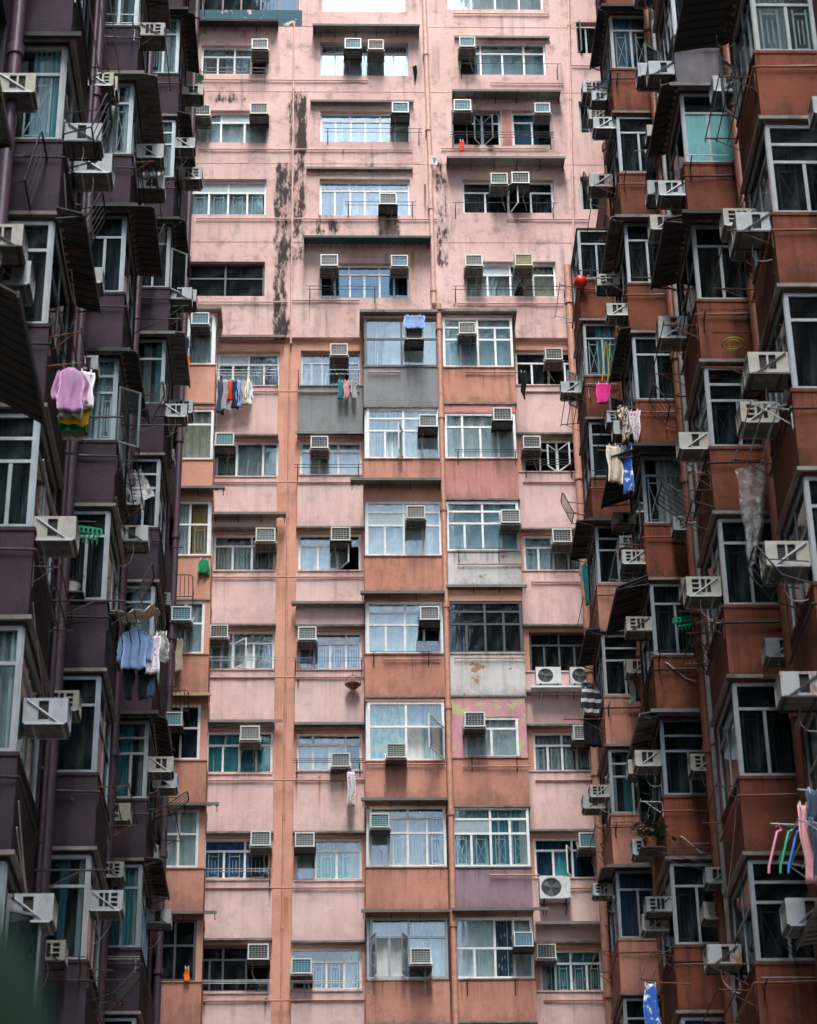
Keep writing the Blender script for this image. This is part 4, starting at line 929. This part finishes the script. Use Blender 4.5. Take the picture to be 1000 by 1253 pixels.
# ================================================================== outdoor units, laundry and other hung things
def outdoor_unit(O, w_, h, label, fans=1):
    e = empty('outdoor_unit', O); tag(e, label, 'air conditioner', 'outdoor fan units on the pink end block'); d = .3
    c = MB(); x0, x1 = -w_/2, w_/2; cx = -w_ * .12; R = h * .42; n = 24
    ring = [(cx + R * math.cos(2*math.pi*i/n), 0, h/2 + R * math.sin(2*math.pi*i/n)) for i in range(n)]
    corner = lambda a: (max(x0, min(x1, cx + 9 * math.cos(a))), 0, max(0, min(h, h/2 + 9 * math.sin(a))))
    out = []
    for i in range(n):
        a = 2*math.pi*i/n; dx, dz = math.cos(a), math.sin(a); k = min([(x1 - cx)/dx if dx > 1e-6 else 9, (x0 - cx)/dx if dx < -1e-6 else 9, (h/2)/abs(dz) if abs(dz) > 1e-6 else 9]); out.append((cx + dx*k, 0, h/2 + dz*k))
    f = lambda p: (p[0], -d, p[2])
    for i in range(n):
        j = (i+1) % n; c.quad(f(ring[i]), f(ring[j]), f(out[j]), f(out[i])); c.quad(f(ring[i]), (ring[i][0], -d+.06, ring[i][2]), (ring[j][0], -d+.06, ring[j][2]), f(ring[j]))
    for (X, Z) in ((x0, 0), (x1, 0), (x0, h), (x1, h)):
        near = sorted(out, key=lambda p: (p[0]-X)**2 + (p[2]-Z)**2)[:2]; c.add([f(near[0]), f(near[1]), (X, -d, Z)], [(0, 1, 2)])
    c.quad((x0, -d, h), (x1, -d, h), (x1, 0, h), (x0, 0, h)); c.quad((x0, -d, 0), (x0, 0, 0), (x1, 0, 0), (x1, -d, 0)); c.quad((x0, -d, 0), (x0, -d, h), (x0, 0, h), (x0, 0, 0)); c.quad((x1, -d, 0), (x1, 0, 0), (x1, 0, h), (x1, -d, h))
    c.build('case', 'ac_case', e)
    b = MB(); b.quad((x0 + .02, -d+.055, .02), (x1 - .02, -d+.055, .02), (x1 - .02, -d+.055, h-.02), (x0 + .02, -d+.055, h-.02)); b.build('backing', 'fan_black', e)
    fb = MB()
    for q in range(3):
        a = q * 2.094 + .4; u = Vector((math.cos(a), 0, math.sin(a))); v = Vector((-math.sin(a), 0, math.cos(a))); cc = Vector((cx, -d + .035, h/2))
        fb.sheet([cc + u*.02 - v*.02, cc + u*R*.92 - v*R*.35 + Vector((0,.012,0)), cc + u*R*.92 + v*R*.35 - Vector((0,.012,0)), cc + u*.02 + v*.02], .004)
    fb.path([(cx, -d+.02, h/2), (cx, -d+.05, h/2)], .035, 10); fb.build('fan', 'filter_grey', e)
    gb = MB()
    for rr in (.35, .62, .88): gb.path([(cx + R*rr*math.cos(2*math.pi*i/20), -d-.004, h/2 + R*rr*math.sin(2*math.pi*i/20)) for i in range(21)], .004, 4)
    for i in range(8): a = math.pi*i/8*2; gb.path([(cx, -d-.004, h/2), (cx + R*math.cos(a), -d-.002, h/2 + R*math.sin(a))], .0035, 4)
    gb.build('fan_guard', 'filter_grey', e)
    for x in (x0 + .1, x1 - .1): b = MB(); b.box(x - .015, x + .015, -d - .03, .14, -.03, 0); b.path([(x, .14, -.28), (x, -d, -.02)], .012, 4); b.build('bracket', 'steel_dark', e)
    return e
p = PY(672, 836, D - .45); outdoor_unit((p.x, D - .13, p.z), .62, .45, 'fan unit beside its twin under the dark window, next to the white bay')
p = PY(714, 836, D - .45); outdoor_unit((p.x, D - .13, p.z), .62, .45, 'fan unit next to its twin under the dark window, beside the striped jumper')
p = PY(680, 1099, D - .45); outdoor_unit((p.x, D - .13, p.z), .72, .56, 'single white fan unit mounted beside the purple bay parapet')
p = PY(650, 838, D - .45); q = PY(738, 838, D - .45); mb = MB(); mb.box(p.x, q.x, D - .5, D - .0, p.z - .09, p.z - .04)
for x in (p.x + .25, q.x - .3): mb.path([(x, D, p.z - .5), (x, D - .4, p.z - .1)], .014, 4)
part(mb, 'shelf', 'white_frame')

def hang_pole(px, py, Y, Xa, label, r=.011, mt='wood_pole', ext=.08):
    """a pole standing out from a side block at depth Y, from its face Xa past the given point"""
    p = PY(px, py, Y); s_ = 1 if p.x > Xa else -1
    poles('drying_pole', label, 'pole', [(Xa, Y, p.z - .02), (p.x + s_ * ext, Y, p.z + .02)], r, mt, 'poles standing out from the side blocks'); return p.z
def G(name, label, cat, px, py, Y, wpx, hpx, mt, style='towel', rz=0, hanger=None, group=None, th=.03):
    k = Y * 1.145 / F; p = PY(px, py, Y); return garment(name, label, cat, p, wpx * k, hpx * k * 1.14, mt, style, rz, group, th, hanger)
# purple block
hang_pole(92, 446, 23.75, LF, 'pole carrying the lilac blouse beside the purple block')
G('blouse', 'lilac short-sleeved blouse on a green hanger, purple block', 'blouse', 88, 452, 23.7, 46, 52, 'cloth_lilac', 'shirt', .15, 'plastic_green')
G('shirt', 'grey shirt half hidden behind the lilac blouse', 'shirt', 88, 466, 23.82, 30, 48, 'cloth_grey', 'towel', .1)
G('towel', 'yellow towel hanging behind the lilac blouse', 'towel', 95, 462, 23.92, 36, 60, 'cloth_yellow', 'towel', .1)
G('towel', 'dark green towel below the yellow one behind the lilac blouse', 'towel', 90, 472, 24.02, 32, 58, 'cloth_green', 'towel', .1)
G('cloth', 'off-white cloth lowest of the bundle behind the lilac blouse', 'cloth', 92, 480, 24.12, 28, 60, 'cloth_beige', 'towel', .1)
G('shirt', 'white shirt with green trim beside the lilac blouse', 'shirt', 106, 455, 23.85, 20, 48, 'cloth_white', 'towel', .2)
hang_pole(166, 764, 32.7, LF, 'pole carrying the pale blue long-sleeved shirt')
G('shirt', 'pale blue long-sleeved shirt hanging from purple block', 'shirt', 166, 771, 32.6, 42, 44, 'cloth_skyblue', 'shirt', 0, 'plastic_white')
G('trousers', 'black trousers behind the pale blue shirt', 'trousers', 168, 800, 32.75, 32, 52, 'cloth_black', 'trousers')
G('cloth', 'white flowered cloth beside the pale blue shirt', 'cloth', 188, 778, 32.7, 16, 44, 'cloth_flower', 'towel')
G('towel', 'small blue towel below the flowered cloth', 'towel', 184, 812, 32.8, 12, 40, 'cloth_jeans', 'towel')
G('bag', 'crumpled white plastic bag hung next to flowered cloth', 'bag', 198, 775, 32.9, 20, 30, 'plastic_film', 'bag', 0, None, None, .12)
# sheet of cream plastic over the pole
def tarp(name, label, cat, pts4, mt, sag=.08, n=9):
    a, b, c, d = [Vector(p) for p in pts4]; mb = MB(); vs = []; r = random.Random(len(label))
    ph = r.random() * 6
    for sd in (0, 1):
        for j in range(n + 1):
            for i in range(n + 1):
                u, v = i/n, j/n; p = (a*(1-u) + b*u)*(1-v) + (d*(1-u) + c*u)*v
                p = p + Vector((.02*math.sin(v*13+ph), .03*math.sin(u*15+ph), -sag*4*u*(1-u) + .03*math.sin(u*18+v*9+ph) + sd*.006)); vs.append(p)
    m = (n+1)**2; N = n+1; fs = []
    for j in range(n):
        for i in range(n): fs.append((j*N+i, j*N+i+1, (j+1)*N+i+1, (j+1)*N+i)); fs.append((m+j*N+i, m+(j+1)*N+i, m+(j+1)*N+i+1, m+j*N+i+1))
        fs.append((j*N, (j+1)*N, m+(j+1)*N, m+j*N)); fs.append((j*N+n, m+j*N+n, m+(j+1)*N+n, (j+1)*N+n)); fs.append((j, m+j, m+j+1, j+1)); fs.append((n*N+j, n*N+j+1, m+n*N+j+1, m+n*N+j))
    mb.add(vs, fs, 0, True); return tag(mb.build(name, mt), label, cat)
tarp('plastic_sheet', 'cream plastic sheet draped over the pole above the blue shirt', 'sheet', [PY(131, 745, 32.3), PY(190, 740, 32.3), PY(196, 752, 33.6), PY(136, 757, 33.6)], 'cloth_cream')
tarp('plastic_sheet', 'clear crumpled plastic film wrapped on a rack of the purple block', 'sheet', [PY(148, 578, 33.5), PY(172, 572, 33.5), PY(190, 608, 33.2), PY(150, 606, 33.2)], 'plastic_film', .05)
# green clip rack and potted plant on the purple block
def clip_rack(O, rz, label, mt, w_=.34, h=.22):
    e = empty('clip_rack', O, rz); tag(e, label, 'clothes rack')
    for i in range(6):
        x = -w_/2 + w_*i/5; a = MB(); a.box(x-.008, x+.008, -.16, .16, -.008, .008); a.build('slat', mt, e)
        
        for y in (-.16, .16): a = MB(); a.box(x-.014, x+.014, y-.01, y+.01, -.09, 0); a.build('clip', mt, e)
    a = MB(); a.box(-w_/2, w_/2, -.17, -.152, -.014, .014); a.box(-w_/2, w_/2, .152, .17, -.014, .014); a.box(-w_/2, w_/2, -.012, .012, -.012, .012); a.build('frame', mt, e)
    a = MB(); a.path([(0, 0, 0), (0, 0, .12), (.03, 0, .16), (.0, 0, .19)], .006, 5); a.build('hook', 'steel_dark', e)
p = PY(108, 652, 30.8); clip_rack(p, .3, 'green folding clip rack hung on the purple block', 'plastic_green'); poles('drying_pole', 'short bar carrying the green clip rack on the purple block', 'pole', [(LW, 30.8, p.z + .19), (p.x + .1, 30.8, p.z + .19)], .012, 'steel_dark', 'poles standing out from the side blocks')
p = PY(838, 760, 37.5); clip_rack(p, -.4, 'green folding clip rack hung on the brick-red block', 'plastic_green'); poles('drying_pole', 'short bar carrying the green clip rack on the brick-red block', 'pole', [(RWX, 37.5, p.z + .19), (p.x - .1, 37.5, p.z + .19)], .012, 'steel_dark', 'poles standing out from the side blocks')
def pot_plant(O, label, leaves=40, size=.3, wallx=None, pot='plastic_white'):
    e = empty('potted_plant', O); tag(e, label, 'plant'); r = random.Random(len(label))
    a = MB(); a.path([(0, 0, 0), (0, 0, .16), (0, 0, .19)], [.09, .13, .14], 14); a.build('pot', pot, e)
    a = MB(); a.path([(0, 0, .185), (0, 0, .195)], .125, 12); a.build('soil', 'soil', e)
    lf = MB(); nl = MB()
    for i in range(max(5, leaves // 7)):
        az = r.random()*6.28; el = r.uniform(.5, 1.35); L = size * r.uniform(.7, 1.25); b = Vector((r.uniform(-.05,.05), r.uniform(-.05,.05), .18)); d = Vector((math.cos(az)*math.cos(el), math.sin(az)*math.cos(el), math.sin(el)))
        st = [b + d*L*q + Vector((0, 0, -.25*L*q*q)) for q in (0, .25, .5, .75, 1)]; nl.path(st, .005, 4)
        for q in range(14):
            u = .25 + .75*q/13; k_ = min(3, int(u*4)); c_ = st[k_].lerp(st[k_+1], u*4 - k_); dd = Vector((r.uniform(-1, 1), r.uniform(-1, 1), r.uniform(-.6, .5))).normalized(); ll = size*r.uniform(.16, .30); s_ = dd.cross(Vector((r.uniform(-.4, .4), r.uniform(-.4, .4), 1))).normalized()*ll*.3
            lf.add([c_, c_ + dd*ll*.5 - s_, c_ + dd*ll + Vector((0, 0, -.02)), c_ + dd*ll*.5 + s_], [(0,1,2,3)], 0)
    nl.build('stems', 'bark', e)
    lf.build('foliage', 'plant_leaf', e)
    a = MB(); a.box(-.2, .2, -.2, .2, -.03, -.004)
    if wallx is not None:
        dx = wallx - O[0]
        for y in (-.15, .15): a.path([(0, y, -.02), (dx, y, -.02)], .012, 4); a.path([(-.1 if dx > 0 else .1, y, -.03), (dx, y, -.4)], .01, 4)
    a.build('tray', 'steel_dark', e)
p = PY(87, 730, 30.9); pot_plant(p, 'small green plant in a pale pot on a wall tray of the purple block', 30, .22, LW)
p = PY(797, 1040, 37.6); pot_plant(p, 'dark bushy plant on a tray of the brick-red block', 70, .5, RWX, 'basket')
# brick-red block
hang_pole(738, 468, 45.2, RWX - .1, 'bar carrying the bright pink bag'); G('bag', 'bright pink bag hanging from the brick-red block', 'bag', 738, 469, 45.15, 18, 27, 'cloth_pink', 'towel', 0, None, None, .05)
for i, x in enumerate((741, 747)):
    p = PY(x, 418, 45.2); q = PY(x - 4 + i, 466, 45.2); poles('strap', ['yellow strap nearer the drain pipe, above the pink bag', 'yellow strap farther from the drain pipe, above the pink bag'][i], 'strap', [p, q], .012, 'plastic_yellow', 'yellow straps above the pink bag')
hang_pole(764, 498, 37.8, RFX, 'pole carrying the leopard-print scarf'); G('scarf', 'leopard-print scarf hanging over the brick-red block', 'scarf', 763, 499, 37.75, 17, 44, 'cloth_leopard', 'droop', .5, None, None, .06)
G('cloth', 'pale grey cloth beside the leopard-print scarf', 'cloth', 777, 503, 37.8, 14, 42, 'cloth_flower', 'droop', -.3)
hang_pole(760, 544, 37.9, RFX, 'pole carrying the cream and blue laundry'); G('towel', 'cream patterned towel next to the blue cloth', 'towel', 751, 546, 37.85, 20, 46, 'cloth_pattern', 'towel', .3)
G('cloth', 'bright blue patterned cloth next to the cream towel', 'cloth', 766, 543, 37.9, 14, 62, 'cloth_bluewhite', 'towel', -.5)
G('towel', 'dark blue towel between the cream towel and blue cloth', 'towel', 757, 545, 38.0, 14, 30, 'cloth_navy', 'towel', .2)
p = PY(920, 560, 30.1); tarp('plastic_sheet', 'clear plastic sheet hanging from a rack of the brick-red block', 'sheet', [PY(900, 575, 30.1), PY(945, 560, 30.1), PY(926, 690, 30.2), PY(916, 690, 30.2)], 'plastic_film', .02)
poles('drying_pole', 'bar carrying the clear plastic sheet', 'pole', [(RWX, 30.1, p.z - .05), (PY(896, 572, 30.1).x, 30.1, p.z - .05)], .014, 'steel_dark', 'poles standing out from the side blocks')
p = PY(897, 420, 30.0); e = empty('ring_hanger', p); tag(e, 'yellow ring hanger hooked to a bar on the brick-red block', 'hanger')
for rr in (.17, .1):
    a = MB(); a.path([(rr*math.cos(i*.314), rr*math.sin(i*.314), 0) for i in range(21)], .01, 5); a.build('ring', 'plastic_yellow', e)
a = MB()
for i in range(4): q = i*1.571; a.path([(.17*math.cos(q), .17*math.sin(q), 0), (0, 0, .1)], .005, 4)
a.path([(0, 0, .1), (0, 0, .2)], .006, 5); a.build('hook', 'steel_dark', e)
poles('drying_pole', 'rusty bar carrying the yellow ring hanger', 'pole', [(RWX, 30.0, p.z + .2), (p.x - .3, 30.0, p.z + .2)], .013, 'rust', 'poles standing out from the side blocks')
hang_pole(778, 818, 45.2, RWX - .1, 'bar carrying blue trousers'); G('trousers', 'dark blue trousers on a bar of the brick-red block', 'trousers', 783, 819, 45.15, 14, 36, 'cloth_jeans', 'towel'); G('towel', 'white towel next to the dark blue trousers', 'towel', 772, 819, 45.25, 8, 40, 'cloth_white', 'towel')
hang_pole(722, 838, 46.4, RFX, 'pole carrying the black striped jumper'); G('jumper', 'black jumper with pale stripes by the drain pipe', 'jumper', 723, 840, 46.3, 26, 34, 'cloth_stripe', 'shirt', .2, 'plastic_white'); G('skirt', 'long black skirt hanging behind the striped jumper', 'skirt', 722, 848, 46.4, 22, 60, 'cloth_black', 'dress', .2)
hang_pole(795, 184, 37.7, RFX + .3, 'bar carrying a black garment high on the brick-red block'); G('shirt', 'black garment high on the brick-red block', 'shirt', 794, 186, 37.65, 16, 46, 'cloth_black', 'dress', .2)
hang_pole(797, 1203, 37.7, RFX + .2, 'bar carrying the blue and white bag'); G('bag', 'blue and white bag bulging below a bar', 'bag', 796, 1205, 37.65, 20, 56, 'cloth_bluewhite', 'bag', .2, None, None, .14)
zz = hang_pole(952, 1010, 25.0, RFX, 'pole carrying three coloured hangers', mt='galvanised')
for (x, c) in ((948, 'pink'), (962, 'green'), (972, 'blue')):
    p = PY(x, 1018, 25.0 - .04); o = MB(); o.path([(.08, 0, .02), (.03, 0, 0), (-.1, 0, -.42), (-.11, 0, -.5)], .016, 6); o.path([(.08, 0, .02), (.05, -.02, .09), (.02, 0, .06)], .007, 5)
    tag(o.build('folding_hanger', 'plastic_' + c, None, p), f'{c} folded plastic hanger on the brick-red block', 'hanger', 'coloured folded hangers')
G('towel', 'rose towel beside the coloured hangers', 'towel', 983, 985, 24.95, 16, 84, 'cloth_rose', 'towel', .3); G('trousers', 'dark jeans beside the rose towel', 'trousers', 996, 968, 24.9, 22, 96, 'cloth_jeans', 'trousers', .3)
hang_pole(985, 968, 24.95, RFX, 'pole carrying the rose towel and dark jeans', mt='galvanised')
# red lantern-like ball on the salmon pipe
e = empty('red_ball', PY(711, 352, 45.5)); tag(e, 'round red plastic ball hanging from a bar at the corner bays', 'ball')
p = PY(711, 352, 45.5); poles('drying_pole', 'bar carrying the round red ball', 'pole', [(RWX, 45.5, p.z + .5), (p.x - .1, 45.5, p.z + .5)], .012, 'steel_dark', 'poles standing out from the side blocks')
a = MB(); n = 10; a.path([(0, 0, -.02)] + [(0, 0, .17 - .17 * math.cos(math.pi * i / n)) for i in range(1, n)] + [(0, 0, .35)], [.01] + [.16 * math.sin(math.pi * i / n) for i in range(1, n)] + [.01], 14); a.build('ball', 'lamp_red', e)
a = MB(); a.path([(0, 0, .34), (0, 0, .5)], .012, 5); a.build('hook', 'steel_dark', e)
# end block laundry
for i, (x, c, st, h) in enumerate(((271, 'jeans', 'trousers', 42), (278, 'grey', 'trousers', 38), (284, 'red', 'towel', 26), (289, 'navy', 'trousers', 36), (294, 'skyblue', 'shirt', 34), (300, 'beige', 'shirt', 32), (305, 'white', 'shirt', 30))):
    G('laundry_' + st, ['dark jeans', 'grey trousers', 'red towel', 'navy trousers', 'light blue shirt', 'beige shirt', 'white shirt'][i] + ' on the loaded rack of the pink block', 'laundry', x, 466, D - .35 - .02 * (i % 2), 11, h, 'cloth_' + c, 'towel' if st == 'trousers' else st, .5, None, 'laundry on the loaded rack of the pink block')
for i, (x, c) in enumerate(((417, 'teal'), (424, 'rose'), (433, 'grey'))):
    G('laundry', f'small {["teal", "rose", "grey"][i]} garment on the rack above the grey panel', 'laundry', x, 466, D - .3, 7, 24, 'cloth_' + c, 'towel', .3, None, 'small laundry above the grey panel')
G('cloth', 'small red cloth on the rack under the split windows', 'cloth', 565, 172, YU - .33, 6, 16, 'cloth_red'); G('cloth', 'black rag hung beside the thick pipe at the top', 'cloth', 508, 80, YU - .06, 6, 22, 'cloth_black', 'droop')
G('cloth', 'grey striped cloth hanging under the rust-streaked rack', 'cloth', 430, 945, D - .42, 9, 36, 'cloth_flower'); G('cloth', 'grey cloth hanging before the corner bay', 'cloth', 220, 782, YB - .3, 8, 38, 'cloth_beige')
G('cloth', 'black cloth hanging from the corner of the twin bays', 'cloth', 640, 455, YB - .08, 9, 36, 'cloth_black', 'droop', .4); G('cloth', 'pale blue cloth laid over the top air conditioner of the grey bay', 'cloth', 507, 386, YB - .62, 27, 18, 'cloth_skyblue'); G('cloth', 'grey-white rag tied round the thick pipe', 'cloth', 531, 192, YU - .2, 9, 12, 'cloth_flower', 'bag')
G('jacket', 'black, navy and orange garments by the uppermost corner bay', 'laundry', 222, 388, YB - .45, 12, 58, 'cloth_black', 'dress', .4); G('shirt', 'navy shirt with the garments by the uppermost corner bay', 'laundry', 227, 412, YB - .5, 9, 30, 'cloth_navy'); G('towel', 'orange towel with the garments by the uppermost corner bay', 'laundry', 228, 434, YB - .48, 9, 22, 'cloth_orange')
G('cloth', 'dark teal cloth hanging in the far corner by the pipe', 'cloth', 716, 690, 50.5, 12, 50, 'cloth_teal', 'droop', .4); poles('drying_pole', 'bar carrying the dark teal cloth in the far corner', 'pole', [(RWX, 50.5, PY(716, 690, 50.5).z), (PY(700, 690, 50.5).x, 50.5, PY(716, 690, 50.5).z)], .012, 'steel_dark', 'poles standing out from the side blocks')
G('cloth', 'green and white rag on the corner bay parapet', 'cloth', 250, 684, YB - .1, 15, 18, 'cloth_green', 'bag', .2)
G('cloth', 'small orange cloth on the lowest dark corner bay', 'cloth', 229, 1184, YB - .1, 6, 14, 'cloth_orange', 'bag')
# hanging bowl and green basket
def bowl(px, py, Y, label, mt, r=.16, wallY=None):
    p = PY(px, py, Y); e = empty('hanging_bowl', p); tag(e, label, 'bowl')
    a = MB(); a.path([(0, 0, -.11), (0, 0, -.1), (0, 0, -.05), (0, 0, .0)], [.05, .09, .14, r], 16, cap=True); a.build('bowl', mt, e)
    a = MB(); a.path([(r*math.cos(q*.314), 0, max(0, .26*math.sin(q*.314))) for q in range(0, 11)], .008, 5); a.path([(0, 0, .25), (0, 0, .34), (0, wallY - Y, .36)], .007, 5); a.build('handle', 'rust', e)
bowl(432, 838, D - .25, 'wicker bowl hanging under the blue-poled rack', 'basket', .2, D - .03); bowl(243, 95, YU - .35, 'green plastic basket hanging beside the purple block', 'plastic_green', .16, YU)
# bar racks
BG = 'tube racks leaning from the side blocks'
def side_rack(s, px, py, w_, h, tilt, label, bars=4, mt='steel_dark', off=.35):
    X = s.fx + s.sg * off; p = PX(px, py, X); Y = p.y; inb = s.inbay(Y, p.z)
    if not inb:
        X = s.wx + s.sg * off; p = PX(px, py, X); Y = min(p.y, s.ylim(p.z))
    bar_rack(Vector((X, Y, p.z)), s.rz, w_, h, tilt, label, BG, bars, mt)
LB = ['', 'narrow ', 'tall ', 'short ']
for i, (x, y, w_, h, t) in enumerate(((112, 155, .7, .6, .3), (100, 275, .7, .7, .4), (130, 400, .8, .5, .7), (150, 130, .5, .5, .3), (150, 560, .6, .5, .5), (170, 720, .5, .5, .4), (205, 985, .5, .45, .9), (140, 1215, .5, .5, .7), (180, 500, .5, .6, .4), (30, 220, .7, .8, .2), (70, 330, .6, .6, .4), (105, 740, .6, .6, .3), (190, 300, .5, .5, .3))):
    side_rack(left, x, y, w_, h, t, f'{LB[i % 4]}black tube rack leaning from the purple block, with {3 + i % 3} bars', 3 + i % 3)
for i, (x, y, w_, h, t) in enumerate(((815, 520, .7, .6, .5), (840, 640, .7, .55, .9), (833, 850, .7, .5, .8), (870, 830, .6, .55, .5), (700, 640, .5, .6, .4), (724, 250, .5, .7, .3), (850, 1060, .7, .45, .8), (783, 1220, .6, .4, .6), (905, 620, .7, .6, .4), (945, 735, .7, .5, .6), (720, 440, .5, .5, .4), (880, 380, .7, .8, .3), (750, 300, .5, .6, .3), (970, 1175, .6, .4, .6), (930, 300, .7, .7, .4), (790, 870, .5, .7, .3), (745, 730, .5, .5, .5))):
    side_rack(right, x, y, w_, h, t, f'{LB[i % 4]}tube rack leaning from the brick-red block, with {3 + i % 3} bars', 3 + i % 3, ('steel_dark', 'steel_dark', 'galvanised', 'rust')[i % 4])
bar_rack(PY(205, 730, YB - .3), 0, .62, .55, .25, 'black gate-like tube rack before the corner bay with the orange curtain', RG, 5); bar_rack(PY(200, 870, YB - .3), 0, .6, .5, .5, 'black tube rack before the corner bay under the cream hood', RG, 5)
# bracket arms and straight rods sticking out of the side blocks
def rod(s, px, py, L, label, mt='steel_dark', r=.014):
    p = PX(px, py, s.fx); Y = p.y; X = s.fx
    if not s.inbay(Y, p.z, .1, .1): X = s.wx; p = PX(px, py, X); Y = min(p.y, s.ylim(p.z))
    a = MB(); a.path([(X, Y, p.z), (X + s.sg * L, Y, p.z)], r, 5); a.path([(X, Y, p.z - .3), (X + s.sg * L * .6, Y, p.z - .01)], r * .7, 5)
    for q in (.3, .6, .95): a.path([(X + s.sg*L*q, Y, p.z + .005), (X + s.sg*(L*q+.03), Y, p.z + .05), (X + s.sg*(L*q-.02), Y, p.z + .06)], .005, 4)
    tag(a.build('bracket_arm', mt), label, 'bracket', 'bracket arms on the side blocks')
for (x, y) in ((60, 735), (175, 670), (175, 840), (75, 510), (150, 520), (20, 555), (110, 610), (40, 1065), (165, 390)): rod(left, x, y, rnd.uniform(.6, .95), 'dark hooked bracket arm sticking out of the purple block')
for (x, y) in ((760, 340), (735, 395), (880, 485), (830, 340), (800, 770), (905, 775), (880, 640), (850, 1010), (765, 630), (915, 1180), (740, 880), (760, 560), (800, 605), (945, 450)): q_ = rnd.choice(('steel_dark', 'rust', 'galvanised')); rod(right, x, y, rnd.uniform(.6, .95), {'steel_dark': 'black', 'rust': 'rusty', 'galvanised': 'pale steel'}[q_] + ' hooked bracket arm sticking out of the brick-red block', q_)
# plain rail racks on the bays' faces
def bay_racks(s, name, p_front, p_near, seed):
    r = random.Random(seed); MN = {'steel_dark': 'black', 'rust': 'rusty', 'galvanised': 'pale steel'}
    for ci, (Ya, Yb) in enumerate(s.cols[1:], 1):
        where = ['next to', 'second from', 'third from', 'fourth from'][len(s.cols) - 1 - ci]
        for k in floors_for(s, Ya):
            z = s.z0 + k * s.fh + s.zoff.get(ci, 0) + r.uniform(.7, 1.1)
            if r.random() < p_front:
                m_ = r.choice(list(MN)); n = r.choice((1, 2, 3)); rack((s.fx, Ya + .1 if s.sg > 0 else Yb - .1, z), s.rz, Yb - Ya - .2, r.uniform(.3, .6), f'{MN[m_]} {["", "single", "double", "triple"][n]}-rail rack, courtyard face of {name} bays, column {where} pink block', f'rail racks on the {name} bays', n, m_, r.uniform(-.05, .12))
            if r.random() < p_near:
                m_ = r.choice(list(MN)); n = r.choice((1, 2)); w_ = abs(s.fx - s.wx) * .85; rack((min(s.fx, s.wx) + .05, Ya, z), 0, w_, r.uniform(.25, .45), f'{MN[m_]} {["", "single", "double"][n]}-rail rack, end face of {name} bays, column {where} pink block', f'rail racks on the {name} bays', n, m_, 0, .2)
bay_racks(left, 'purple', .5, .25, 5); bay_racks(right, 'brick-red', .7, .4, 6)
# slack cables
def cable(s, pts, r=.01, mt='hose'):
    q = []
    for i in range(len(pts) - 1):
        a, b = Vector(pts[i]), Vector(pts[i+1])
        for k in range(8): u = k / 8; q.append(a.lerp(b, u) + Vector((0, 0, -.5 * u * (1 - u))))
    q.append(Vector(pts[-1])); mb = MB(); mb.path(q, r, 5); s.part(mb, 'cable', mt)
for i in range(44):
    s = (left, right)[i % 2]; r = s.r; c = s.cols[1 + (i // 2) % (len(s.cols) - 1)]; z = CZ + c[0] * r.uniform(.35, .8); X = s.fx + s.sg * .03
    cable(s, [(X, c[0] + .1, z), (X + s.sg * .05, c[1] - .1, z - r.uniform(-.3, 1.2)), (s.wx + s.sg * .05, c[1] + .6, z - r.uniform(0, 1.5))], r.uniform(.005, .011), r.choice(('hose', 'steel_dark', 'steel_dark')))

# ================================================================== leafy shrub close to the lens
e = empty('shrub', (-.34, 1.55, 0)); tag(e, 'blurred dark green shrub leaf close to the viewer', 'plant')
a = MB(); a.path([(0, 0, 0), (.02, 0, .7), (-.01, .01, 1.4), (.03, .0, 1.92)], [.022, .018, .012, .006], 8); a.build('trunk', 'bark', e)
def leafblade(base_, tip, wd, mt):
    b = Vector(base_); t = Vector(tip); d = t - b; s_ = d.cross(Vector((0, 1, 0))).normalized() * wd; mb = MB(); n = 8; vs = []
    for i in range(n + 1):
        u = i / n; wv = math.sin(math.pi * u ** .8) * (1 - u * .25); c = b + d * u + Vector((0, -.01 * math.sin(u * 3), -.02 * u * u)); vs += [c - s_ * wv + Vector((0, .006 * wv, 0)), c + Vector((0, -.004, 0)), c + s_ * wv + Vector((0, .006 * wv, 0))]
    fs = []
    for i in range(n): k = i * 3; fs += [(k, k+1, k+4, k+3), (k+1, k+2, k+5, k+4)]
    mb.add(vs, fs, 0, True); mb.path([b - d * .15, b], .003, 5); mb.build('leaf', mt, e)
L0 = PY(8, 1300, 1.55) - Vector((-.34, 1.55, 0)); 
leafblade(PY(30, 1360, 1.55) - Vector((-.34, 1.55, 0)), PY(-30, 1055, 1.55) - Vector((-.34, 1.55, 0)), .034, 'leaf')
leafblade(PY(-20, 1330, 1.5) - Vector((-.34, 1.55, 0)), PY(75, 1262, 1.5) - Vector((-.34, 1.55, 0)), .03, 'leaf_dark')
for i in range(9):
    a_ = i * 2.4; z_ = 1.0 + i * .09; leafblade((.02, 0, z_), (.02 + .13 * math.cos(a_) - .06, .1 * math.sin(a_), z_ + .06), .032, 'leaf')
